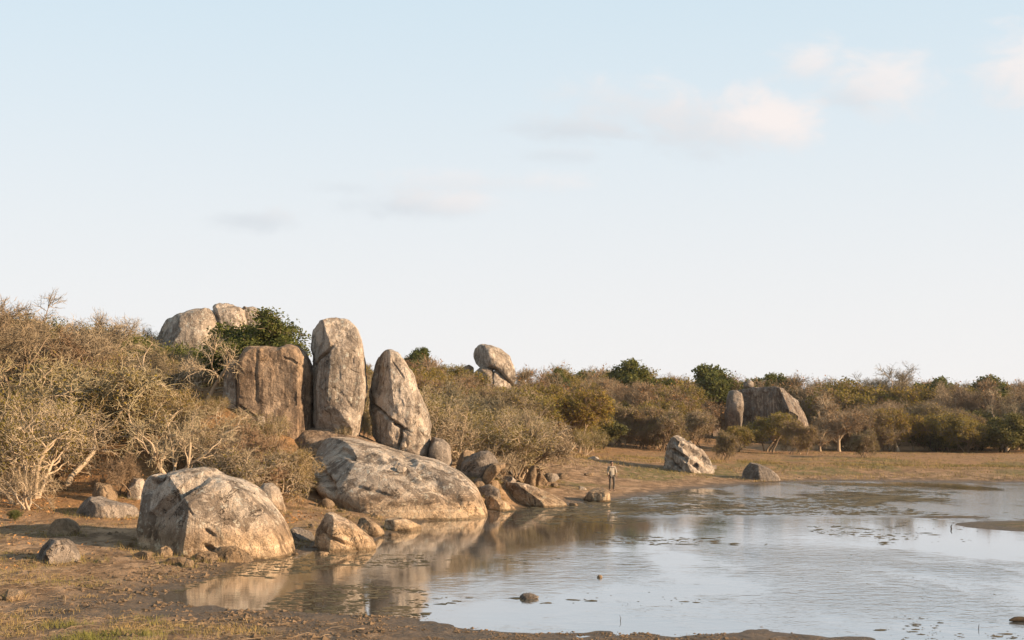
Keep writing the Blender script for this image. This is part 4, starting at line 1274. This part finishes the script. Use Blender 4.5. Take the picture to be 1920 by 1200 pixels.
def scatter(zone, row, n, px0, px1, y0, y1, kinds, hmin, hmax, space, group, cap=None, seed=0, pad=0.3):
    rng = random.Random(seed)
    done = 0
    for _ in range(n * 14):
        if done >= n:
            break
        px = rng.uniform(px0, px1)
        Y = rng.uniform(y0, y1) if not callable(y0) else rng.uniform(y0(px), y1)
        x = (px - 960) / F * Y
        if shore_dist(np.array([x]), np.array([Y]))[0] < 3.0 or hits_rock(x, Y, pad):
            continue
        z = h1(x, Y)
        kind = rng.choice(kinds)
        hh = rng.uniform(hmin, hmax)
        sx = rng.uniform(0.9, 1.2)
        half = PROTO[kind]['rad'] * hh / PROTO[kind]['H'] * sx / Y * F * 0.8
        tops = []
        for q in (px - half, px, px + half):
            tq = np.interp(q, SKY_X, SKY_Y)
            if cap:
                tq = max(tq, np.interp(q, *cap))
            tops.append(tq - (0 if q == px else 12))
        hm = CAMH + (HZ - max(tops) - rng.uniform(0, 14)) / F * Y - z
        h = min(hh, hm)
        if zone == 'far' and 1515 < px < 1780 and 138 < Y < 168:
            h = min(h, 4.2 if px < 1650 else 5.5)          # plants cut down here so the low sun reaches the cliff-like rock's flank
        if h < hmin * 0.55:
            continue
        r = PROTO[kind]['rad'] * h / PROTO[kind]['H']
        if any((x - a) ** 2 + (Y - b) ** 2 < (space * (r + c)) ** 2 for a, b, c in TREES):
            continue
        nm, look = KINDS[kind]
        o = plant(kind, x, Y, h, nm, None, look.split()[-1], group, z - 0.05, sx=sx)
        where = [w for lim, w in WHERE[zone] if px < lim][0]
        SCATTERED.append((row, look, where, px, o))
        done += 1
    return done


EDGE = ([-300, 0, 90, 160, 260, 330, 420, 520, 600], [45.5, 46.5, 49.0, 56, 57.5, 53, 51, 52.5, 55])
edge = lambda px: float(np.interp(px, *EDGE))
CAPL = ([-300, 290, 310, 420, 425, 590, 600], [560, 600, 650, 660, 800, 800, 830])
GL, GM, GF = 'thorn scrub on the left hillside', 'scrub on the slope right of the pillars', 'tree belt behind the far bank'
scatter('left', 'front row', 15, -60, 300, edge, 60, ['thicket', 'pale_shrub', 'brown_shrub', 'pale_shrub', 'olive_shrub'], 2.0, 4.2, 0.55, GL, seed=1)
scatter('left', 'middle row', 22, -80, 420, 58, 70, ['pale_shrub', 'olive_shrub', 'brown_shrub', 'brown_shrub', 'pale_tree', 'pale_tree'], 3.0, 6.0, 0.55, GL, CAPL, seed=2)
scatter('left', 'back row', 42, -100, 460, 66, 100, ['crown_tree', 'brown_shrub', 'olive_shrub', 'evergreen_near', 'crown_tree', 'evergreen_near'], 4.0, 8.0, 0.45, GL, CAPL, seed=3)
scatter('left', 'slope', 11, 300, 510, edge, 58.5, ['thicket', 'brown_shrub', 'olive_shrub', 'pale_shrub'], 1.4, 3.0, 0.5, GL, ([300, 400, 420, 600], [740, 770, 800, 835]), seed=4, pad=0.1)
CAPM = ([560, 680, 800, 830, 880, 960, 1040, 1080, 1200], [700, 668, 668, 700, 722, 732, 770, 800, 820])
scatter('mid', 'front row', 22, 560, 1010, 68, 88, ['brown_shrub', 'olive_shrub', 'pale_shrub', 'olive_shrub'], 3.0, 5.0, 0.48, GM, CAPM, seed=5, pad=0.5)
scatter('mid', 'middle row', 28, 600, 1100, 88, 125, ['far_shrub', 'far_olive', 'far_dome', 'far_olive', 'far_shrub'], 3.5, 6.0, 0.46, GM, ([560, 680, 860, 880, 960, 990, 1100], [700, 690, 708, 722, 722, 716, 740]), seed=6)
scatter('mid', 'back row', 40, 600, 1110, 125, 185, ['far_dome', 'far_olive', 'far_dome', 'far_shrub', 'green_tree', 'far_dome'], 4.0, 7.0, 0.48, GM, ([540, 850, 876, 884, 965, 975, 1120], [650, 650, 680, 716, 716, 684, 670]), seed=7)
far_edge = lambda px: float(np.interp(px, [1040, 1100, 1200, 1300, 1400, 1520, 1600, 1700, 2100], [100, 116, 124, 122, 128, 132, 136, 138, 140]))
CAPF = ([1040, 1320, 1340, 1530, 1550, 2100], [745, 755, 810, 815, 750, 745])
scatter('far', 'front row', 50, 1050, 1975, far_edge, 150, ['far_shrub', 'dark_shrub', 'far_olive', 'far_shrub', 'far_shrub', 'far_dome', 'far_shrub', 'bare_pale'], 3.0, 5.5, 0.43, GF, CAPF, seed=8)
scatter('far', 'middle row', 50, 1040, 1985, 142, 166, ['far_dome', 'far_broad', 'far_broad', 'far_dome', 'bare_pale', 'far_olive', 'far_dome'], 5.5, 9.0, 0.44, GF, ([1040, 1320, 1340, 1530, 1550, 2100], [706, 712, 805, 812, 712, 708]), seed=9)
scatter('far', 'skyline', 60, 1000, 1990, 172, 205, ['far_dome', 'far_broad', 'far_dome', 'far_olive', 'green_tree'], 7.0, 11.5, 0.41, GF, seed=10)
ORD = ['first', 'second', 'third', 'fourth', 'fifth', 'sixth', 'seventh', 'eighth', 'ninth', 'tenth', 'eleventh', 'twelfth']
cells = {}
for rec in SCATTERED:
    cells.setdefault(rec[:3], []).append(rec)
for (row, look, where), lst in cells.items():
    lst.sort(key=lambda r: r[3])
    for i, rec in enumerate(lst):
        if len(lst) == 1:
            lb = f'{look}, {row}, {where}'
        elif len(lst) == 2:
            lb = f'{["left", "right"][i]}-hand {look}, {row}, {where}'
        else:
            lb = f'{ORD[i]} {look} from the left, {row}, {where}'
        rec[4]['label'] = lb.replace('bushs', 'bushes')
print('plants', len(TREES))


# ------------------------------------------------------------------ ground cover and flotsam
def stuff_mat(name, a, b, scale=0.8, rough=0.9, trans=0.0):
    m, t, p, out = new_mat(name)
    g = t.n('ShaderNodeNewGeometry').outputs['Position']
    t.put(p.inputs['Base Color'], t.mix(t.step(t.noise(g, scale, 5, 0.7), 0.36, 0.64), a, b))
    p.inputs['Roughness'].default_value = rough
    p.inputs['Specular IOR Level'].default_value = 0.2
    return m


def land_points(rng, n, px0, px1, py0, py1, zmin=0.03, sdmin=0.0, noise_scale=None, thr=0.0, seed=0):
    """points on the open ground seen in a window of the photograph"""
    px = rng.uniform(px0, px1, n)
    py = rng.uniform(py0, py1, n)
    Y = CAMH * F / (py - HZ)
    for _ in range(4):
        X = (px - 960) / F * Y
        Y = np.maximum((CAMH - np.maximum(height(X, Y, False), 0)) * F / (py - HZ), 10)
    X = (px - 960) / F * Y
    Z = height(X, Y)
    ok = Z > zmin
    if noise_scale:
        ok &= fbm2(X, Y, noise_scale, 3, seed) > thr
    return X[ok], Y[ok], Z[ok]


def blades(name, X, Y, Z, rng, hlo, hhi, wid, mat, per=5, spread=0.12):
    n = len(X)
    X, Y, Z = (np.repeat(a, per) for a in (X, Y, Z))
    N = len(X)
    bx = X + rng.normal(0, spread, N)
    by = Y + rng.normal(0, spread, N)
    hgt = rng.uniform(hlo, hhi, N)
    a = rng.uniform(0, 6.283, N)
    lx, ly = rng.normal(0, 0.45, N) * hgt, rng.normal(0, 0.45, N) * hgt
    B = np.stack([bx, by, Z - 0.02], 1)
    s = np.stack([np.cos(a), np.sin(a), 0 * a], 1) * wid
    V = np.stack([B - s, B + s, B + np.stack([lx, ly, hgt], 1)], 1).reshape(-1, 3)
    o = link_mesh(name, V, [np.arange(N * 3).reshape(N, 3)], mat, smooth=False)
    return o


def lumps(name, X, Y, Z, rng, lo, hi, mat, flat=0.55):
    """scattered irregular clods, eight-faced"""
    n = len(X)
    base = np.array([(1, 0, 0), (-1, 0, 0), (0, 1, 0), (0, -1, 0), (0, 0, 1), (0, 0, -1)], float)
    tri = np.array([(0, 2, 4), (2, 1, 4), (1, 3, 4), (3, 0, 4), (2, 0, 5), (1, 2, 5), (3, 1, 5), (0, 3, 5)])
    s = (lo * (hi / lo) ** (rng.uniform(0, 1, n) ** 2.2))
    k = rng.uniform(0.55, 1.25, (n, 6, 1))
    a = rng.uniform(0, 6.283, n)
    V = base[None] * k * s[:, None, None]
    V[:, :, 2] *= flat
    c, sn = np.cos(a)[:, None], np.sin(a)[:, None]
    x = V[:, :, 0] * c - V[:, :, 1] * sn
    y = V[:, :, 0] * sn + V[:, :, 1] * c
    V = np.stack([x + X[:, None], y + Y[:, None], V[:, :, 2] + Z[:, None] + s[:, None] * 0.1], 2).reshape(-1, 3)
    Fc = (tri[None] + (np.arange(n) * 6)[:, None, None]).reshape(-1, 3)
    return link_mesh(name, V, [Fc], mat, smooth=False)


rng = np.random.default_rng(7)
M_GRASS = stuff_mat('dry_grass', (0.30, 0.205, 0.085), (0.155, 0.135, 0.040), 0.5)
M_GREENG = stuff_mat('green_grass', (0.105, 0.115, 0.025), (0.19, 0.165, 0.05), 0.6)
M_CLOD = stuff_mat('mud_clods', (0.085, 0.058, 0.034), (0.19, 0.125, 0.075), 1.2)
M_LITTER = stuff_mat('fallen_leaves', (0.36, 0.19, 0.075), (0.24, 0.125, 0.055), 1.5)
M_WEED = stuff_mat('water_weed', (0.050, 0.042, 0.020), (0.115, 0.085, 0.045), 0.9)

X, Y, Z = land_points(rng, 9000, -20, 640, 950, 1195, 0.06, noise_scale=0.55, thr=0.02, seed=3)
tag(blades('dry_grass', X, Y, Z, rng, 0.03, 0.13, 0.006, M_GRASS, 5, 0.10), 'short dry straw-coloured grass scattered over the near left shore', 'grass', kind='stuff')
X, Y, Z = land_points(rng, 700, 90, 300, 1170, 1215, 0.04, noise_scale=0.8, thr=0.05, seed=6)
tag(blades('green_grass', X, Y, Z, rng, 0.06, 0.20, 0.005, M_GREENG, 8, 0.09), 'fresh green grass tufts at the bottom left of the shore', 'grass', kind='stuff')
X, Y, Z = land_points(rng, 9000, 1010, 1940, 846, 905, 0.06, noise_scale=0.30, thr=0.0, seed=8)
tag(blades('bank_grass', X, Y, Z, rng, 0.05, 0.22, 0.016, M_GRASS, 5, 0.25), 'low dry grass covering the open far bank', 'grass', kind='stuff')
X, Y, Z = land_points(rng, 16000, -20, 720, 1000, 1200, 0.0, noise_scale=1.1, thr=0.0, seed=9)
nearw = sm(shore_dist(X, Y), 0.0, 3.5)
keep = rng.uniform(0, 1, len(X)) > nearw * 0.75
tag(lumps('mud_clods', X[keep], Y[keep], Z[keep], rng, 0.014, 0.11, M_CLOD), 'crumbled clods of dark mud along the near shore', 'mud', kind='stuff')
X, Y, Z = land_points(rng, 9000, 380, 1500, 1150, 1215, -0.012, noise_scale=1.3, thr=-0.1, seed=10)
tag(lumps('mud_crust', X, Y, Z, rng, 0.012, 0.06, M_CLOD, 0.4), 'broken mud crust along the bottom edge of the pond', 'mud', kind='stuff')
X, Y, Z = land_points(rng, 12000, -20, 620, 870, 985, 0.3, noise_scale=0.5, thr=-0.15, seed=11)
V, Fc = leaves(rng, np.stack([X, Y, Z + 0.02], 1), 0.045, 0.6)
tag(link_mesh('leaf_litter', V, [Fc], M_LITTER, smooth=False), 'orange fallen leaves under the thorn scrub on the left', 'leaves', kind='stuff')
X, Y, Z = land_points(rng, 1400, 1040, 1930, 862, 906, 0.05, noise_scale=0.4, thr=-0.1, seed=12)
tag(lumps('bank_clods', X, Y, Z, rng, 0.03, 0.14, M_CLOD, 0.5), 'small dark clods and droppings on the far bank', 'mud', kind='stuff')


# grass, silt and crumbs gathered round the feet of the rocks
fx, fy = [], []
for rx, ry, ru, rd in ROCKS:
    if ry > 75:
        continue
    k = int(60 * (ru + rd))
    a = rng.uniform(0, 6.283, k)
    q = rng.normal(1.16, 0.10, k)
    fx.append(rx + np.cos(a) * ru * q * 1.1)
    fy.append(ry + np.sin(a) * rd * q)
fx, fy = np.concatenate(fx), np.concatenate(fy)
fz = height(fx, fy)
ok = fz > 0.05
fx, fy, fz = fx[ok], fy[ok], fz[ok]
tag(blades('rock_foot_grass', fx, fy, fz, rng, 0.05, 0.22, 0.006, M_GRASS, 5, 0.08), 'dry grass growing along the feet of the boulders', 'grass', kind='stuff')
tag(lumps('rock_crumbs', fx[::2], fy[::2], fz[::2], rng, 0.02, 0.12, M_EARTHY, 0.6), 'broken crumbs of stone round the feet of the boulders', 'gravel', kind='stuff')
X, Y, Z = land_points(rng, 900, -20, 700, 900, 1200, 0.05)
a = rng.uniform(0, 6.283, len(X))
ln = rng.uniform(0.12, 0.6, len(X))
P = np.stack([np.stack([X + np.cos(a) * ln * t_, Y + np.sin(a) * ln * t_, Z + 0.02 + 0.06 * np.sin(t_ * 3) * ln + rng.normal(0, 0.012, len(X))], 1) for t_ in (0, 0.35, 0.7, 1.0)], 1)
V, Fc = tubes(P, np.full((len(X), 1), 0.009) * np.array([1, 0.9, 0.7, 0.4]), 4)
tag(link_mesh('fallen_twigs', V, [Fc], B_GREY), 'fallen dry twigs strewn over the left shore', 'twigs', kind='stuff')


def weed():
    """floating mats and flecks of dead weed on the water, slightly domed"""
    wins = [  # px0 px1 py0 py1 count, min and max half-width (m), noise scale, threshold
        (1000, 1780, 904, 966, 6500, 0.04, 0.40, 0.14, 0.07), (1240, 1640, 922, 950, 1300, 0.05, 0.6, 0.35, 0.05), (1640, 1800, 912, 940, 700, 0.08, 0.6, 0.3, 0.0), (1120, 1680, 975, 1022, 1600, 0.02, 0.25, 0.35, 0.12), (330, 800, 1040, 1164, 5200, 0.012, 0.20, 0.45, 0.0),
        (700, 1560, 1120, 1195, 900, 0.012, 0.26, 0.33, 0.22), (1640, 1930, 960, 1020, 160, 0.03, 0.30, 0.3, 0.05), (560, 1100, 960, 1060, 260, 0.02, 0.20, 0.4, 0.15),
        (900, 1900, 1030, 1140, 110, 0.012, 0.05, 0.4, 0.0), (1560, 1930, 1155, 1200, 260, 0.012, 0.16, 0.5, 0.2), (940, 1300, 935, 985, 900, 0.04, 0.35, 0.25, 0.05)]
    Vs, Fs, n0 = [], [], 0
    K = 7
    for (a, b, c, d, n, lo, hi, ns, thr) in wins:
        px = rng.uniform(a, b, n)
        py = rng.uniform(c, d, n)
        Yw = CAMH * F / (py - HZ)
        Xw = (px - 960) / F * Yw
        ok = (height(Xw, Yw) < 0.0) & (fbm2(Xw, Yw * 0.6, ns, 3, int(a)) > thr)
        Xw, Yw = Xw[ok], Yw[ok]
        m = len(Xw)
        s = lo * (hi / lo) ** (rng.uniform(0, 1, m) ** 1.8)
        an = np.linspace(0, 2 * np.pi, K, endpoint=False)[None] + rng.uniform(-0.3, 0.3, (m, K))
        k = rng.uniform(0.45, 1.25, (m, K))
        rx = np.cos(an) * k * s[:, None]
        ry = np.sin(an) * k * s[:, None] * rng.uniform(0.35, 0.9, (m, 1))
        rim = np.stack([Xw[:, None] + rx, Yw[:, None] + ry, np.full((m, K), 0.003)], 2)
        top = np.stack([Xw, Yw, 0.008 + s * 0.05], 1)[:, None]
        Vs.append(np.concatenate([rim, top], 1).reshape(-1, 3))
        i = np.arange(m)[:, None] * (K + 1) + n0
        for q in range(K):
            Fs.append(np.concatenate([i + q, i + (q + 1) % K, i + K], 1))
        n0 += m * (K + 1)
    return link_mesh('floating_weed', np.concatenate(Vs), [np.concatenate(Fs)], M_WEED)


tag(weed(), 'brown floating weed and debris drifting on the pond', 'weed', kind='stuff')


def stick(name, pts, r, mat, label, cat='stick'):
    P = np.array(pts, float)[None]
    R = np.linspace(r, r * 0.4, P.shape[1])[None]
    V, Fc = tubes(P, R, 6)
    o0 = P[0, 0].copy()
    o = link_mesh(name, V - o0, [Fc], mat)
    o.location = o0
    return tag(o, label, cat)


def wpt(px, py, z=0.0):
    Yq = (CAMH - z) * F / (py - HZ)
    return ((px - 960) / F * Yq, Yq, z)


def log():
    a = np.array(wpt(1893, 1163, 0.03))
    t = np.linspace(0, 1, 9)
    P = np.stack([a[0] + t * 0.95, a[1] + t * 0.10 + 0.02 * np.sin(t * 7), a[2] + 0.015 * np.sin(t * 9)], 1)[None]
    R = (0.058 * np.array([0.35, 0.9, 1, 1.05, 0.95, 1.0, 0.95, 0.9, 0.4]))[None]
    V, Fc = tubes(P, R, 9)
    o = link_mesh('log', V - a, [Fc], B_DARK)
    o.location = a
    b = np.array([[(0.35, 0.03, 0.05), (0.40, 0.05, 0.12), (0.42, 0.08, 0.16)]])
    V2, F2 = tubes(b, np.array([[0.018, 0.013, 0.006]]), 5)
    link_mesh('branch_stub', V2, [F2], B_DARK, parent=o)
    tag(o, 'dark wet log floating at the right edge of the water', 'log')


log()
stick('stick', [wpt(1163, 1166, -0.02), wpt(1164, 1160, 0.05)[:2] + (0.06,), wpt(1162, 1160, 0.05)[:2] + (0.12,)], 0.008, B_DARK, 'thin dead stalk standing in the shallows at the bottom centre')
stick('stick', [wpt(1835, 1180, -0.02), wpt(1835, 1180, 0)[:2] + (0.05,), wpt(1836, 1180, 0)[:2] + (0.10,)], 0.009, B_DARK, 'thin dead stalk standing in the shallows at the bottom right')
stick('stick', [wpt(1784, 992, -0.02), wpt(1783, 992, 0)[:2] + (0.09,), wpt(1785, 992, 0)[:2] + (0.17,)], 0.03, B_DARK, 'short dark stump in the water left of the mud island')
gx, gy, gz = ground(122, 1131)
stick('stick', [(gx, gy, gz - 0.02), (gx + 0.01, gy, gz + 0.10), (gx - 0.01, gy, gz + 0.17)], 0.006, B_PALE, 'pale thin twig standing upright at the bottom left shore')


# ------------------------------------------------------------------ the person by the water
def skin_mesh(name, verts, edges, radii, mat, parent=None, levels=2):
    me = bpy.data.meshes.new(name)
    me.from_pydata(verts, edges, [])
    o = bpy.data.objects.new(name, me)
    COL.objects.link(o)
    sk = o.modifiers.new('skin', 'SKIN')
    for i, v in enumerate(me.skin_vertices[0].data):
        r = radii[i]
        v.radius = r if isinstance(r, tuple) else (r, r)
        v.use_root = i == 0
    sb = o.modifiers.new('sub', 'SUBSURF')
    sb.levels = levels
    sb.render_levels = levels
    dg = bpy.context.evaluated_depsgraph_get()
    dg.update()
    m2 = bpy.data.meshes.new_from_object(o.evaluated_get(dg))
    bpy.data.objects.remove(o)
    m2.name = name
    m2.materials.clear()
    m2.materials.append(mat)
    for p in m2.polygons:
        p.use_smooth = True
    return m2


def plain(name, col, rough=0.8):
    m, t, p, out = new_mat(name)
    g = t.n('ShaderNodeTexCoord').outputs['Object']
    t.put(p.inputs['Base Color'], t.mix(t.step(t.noise(g, 9, 4, 0.6), 0.35, 0.65), tuple(c * 0.6 for c in col), tuple(c * 0.82 for c in col)))
    p.inputs['Roughness'].default_value = rough
    return m


def person():
    skin = plain('skin', (0.30, 0.18, 0.115), 0.6)
    cloth = plain('grey_cloth', (0.36, 0.31, 0.25))
    trou = plain('dark_cloth', (0.085, 0.070, 0.058))
    hairm = plain('hair', (0.020, 0.016, 0.013), 0.6)
    # the figure faces -y; x is its left/right across the picture
    J = {'pel': (0, 0, .93), 'bel': (0, -.01, 1.06), 'che': (0, 0, 1.24), 'upc': (0, .01, 1.36), 'nec': (0, .005, 1.46), 'jaw': (0, -.02, 1.55), 'hed': (0, -.012, 1.63), 'top': (0, 0, 1.70)}
    names = ['pel', 'bel', 'che', 'upc', 'nec', 'jaw', 'hed', 'top']
    V = [J[n] for n in names]
    R = [(.135, .10), (.13, .095), (.145, .10), (.12, .085), .052, (.062, .068), (.078, .092), (.058, .07)]
    E = [(i, i + 1) for i in range(7)]

    def chain(start, pts, rad):
        k = start
        for p, r in zip(pts, rad):
            V.append(p)
            R.append(r)
            E.append((k, len(V) - 1))
            k = len(V) - 1
        return k
    arms = {-1: [(-.17, .01, 1.385), (-.215, .03, 1.24), (-.235, .02, 1.10), (-.225, -.02, .98), (-.215, -.05, .87)],
            1: [(.17, .01, 1.385), (.235, .05, 1.25), (.275, .06, 1.12), (.285, .02, 1.00), (.275, -.03, .88)]}
    ar = [.062, .050, .044, .040, .028]
    hands = {}
    for s in (-1, 1):
        chain(3, arms[s], ar)
        w = np.array(arms[s][-1])
        palm = w + np.array((0.0, -.012, -.075))
        chain(len(V) - 1, [tuple(w + (0, -.006, -.04)), tuple(palm)], [(.022, .036), (.018, .038)])
        hands[s] = palm
    legs = {-1: [(-.09, 0, .86), (-.10, -.015, .66), (-.095, -.02, .48), (-.10, .01, .28), (-.095, .03, .08), (-.10, -.03, .035), (-.105, -.13, .025)],
            1: [(.09, 0, .86), (.115, -.03, .66), (.125, -.035, .48), (.135, .02, .28), (.12, .05, .08), (.125, -.01, .035), (.14, -.11, .025)]}
    lr = [.085, .075, .055, .052, .036, .036, (.036, .022)]
    for s in (-1, 1):
        chain(0, legs[s], lr)
    # nose and ears
    chain(6, [(0, -.115, 1.605)], [.014])
    for s in (-1, 1):
        chain(6, [(s * .085, .008, 1.61)], [.016])
    body = skin_mesh('body', V, E, R, skin)
    root = bpy.data.objects.new('person', None)
    COL.objects.link(root)
    bo = bpy.data.objects.new('body', body)
    # fingers: four unequal ones with knuckles and a thumb from the side of each palm, joined into the body mesh
    bm = bmesh.new()
    bm.from_mesh(body)
    for s in (-1, 1):
        p = hands[s]
        for k, (dy_, ln) in enumerate([(-.030, .070), (-.010, .080), (.010, .076), (.030, .060)]):
            b0 = p + (0, dy_, 0.010)
            m_ = skin_mesh('finger', [tuple(b0), tuple(b0 + (0, 0, -.02 - ln * .4)), tuple(b0 + (-s * .010, 0, -.02 - ln * .75)), tuple(b0 + (-s * .026, 0, -.02 - ln))], [(0, 1), (1, 2), (2, 3)],
                           [.0095, .009, .0085, .0075], skin, levels=1)
            bm.from_mesh(m_)
        b0 = p + (0, -.030, .035)
        m_ = skin_mesh('thumb', [tuple(b0), tuple(b0 + (-s * .008, -.022, -.025)), tuple(b0 + (-s * .018, -.026, -.055))], [(0, 1), (1, 2)], [.011, .010, .0085], skin, levels=1)
        bm.from_mesh(m_)
    bm.to_mesh(body)
    bm.free()
    COL.objects.link(bo)
    bo.parent = root
    # long loose shirt
    Vs = [(0, 0, 1.24), (0, .01, 1.37), (0, .006, 1.43), (0, -.005, 1.06), (0, 0, .90), (0, 0, .80)]
    Rs = [(.160, .118), (.135, .10), (.07, .068), (.155, .118), (.160, .125), (.155, .125)]
    Es = [(0, 1), (1, 2), (0, 3), (3, 4), (4, 5)]
    for s in (-1, 1):
        k = 1
        for p, r in zip(arms[s][:4], (.072, .063, .056, .050)):
            Vs.append(p)
            Rs.append(r)
            Es.append((k, len(Vs) - 1))
            k = len(Vs) - 1
    sh = bpy.data.objects.new('shirt', skin_mesh('shirt', Vs, Es, Rs, cloth))
    Vt = [(0, 0, .90)]
    Rt = [(.14, .108)]
    Et = []
    for s in (-1, 1):
        k = 0
        for p, r in zip(legs[s][:5], (.094, .084, .066, .060, .048)):
            Vt.append(p)
            Rt.append(r)
            Et.append((k, len(Vt) - 1))
            k = len(Vt) - 1
    tr = bpy.data.objects.new('trousers', skin_mesh('trousers', Vt, Et, Rt, trou))
    for o in (sh, tr):
        COL.objects.link(o)
        o.parent = root
    # hair cap, eyes, mouth
    Vh, Th = ico(3)
    keepv = (Vh[:, 2] > -0.15) & ((Vh[:, 1] > -0.45) | (Vh[:, 2] > 0.45))
    P = Vh * np.array([.093, .108, .100]) + np.array([0, .004, 1.645])
    T2 = Th[keepv[Th].all(1)]
    hr = link_mesh('hair', P, [T2], hairm, parent=root)
    Ve, Te = ico(2)
    for s in (-1, 1):
        link_mesh('eye', Ve * .012 + np.array([s * .033, -.095, 1.632]), [Te], hairm, parent=root)
    link_mesh('mouth', Ve * np.array([.024, .008, .006]) + np.array([0, -.083, 1.555]), [Te], plain('lips', (.20, .08, .06)), parent=root)
    x, y, z = ground(1147, 920)
    root.location = (x, y, h1(x, y) - 0.004)
    k = 56.0 / F * y / 1.745
    root.scale = (1.06 * k, 1.06 * k, k)
    root.rotation_euler = (0, 0, math.radians(18))
    tag(root, 'person in long grey shirt and dark trousers standing by the water, arms hanging', 'person')


person()


# ------------------------------------------------------------------ thin evening haze
def haze():
    m = bpy.data.materials.new('haze_air')
    m.use_nodes = True
    t = NT(m.node_tree)
    pv = t.n('ShaderNodeVolumePrincipled')
    pv.inputs['Color'].default_value = (0.95, 0.93, 0.90, 1)
    pv.inputs['Density'].default_value = 0.0001
    pv.inputs['Anisotropy'].default_value = 0.2
    out = t.n('ShaderNodeOutputMaterial')
    t.put(out.inputs['Volume'], pv.outputs[0])
    L, z0, z1 = 1600.0, -1.8, 18.0
    V = [(x, y, z) for z in (z0, z1) for y in (-L, L) for x in (-L, L)]
    Fc = np.array([(0, 2, 3, 1), (4, 5, 7, 6), (0, 1, 5, 4), (2, 6, 7, 3), (0, 4, 6, 2), (1, 3, 7, 5)])
    o = link_mesh('haze', np.array(V), [Fc], m, smooth=False)
    tag(o, 'thin warm evening haze lying over the pond and the scrub', 'haze', kind='stuff')


haze()
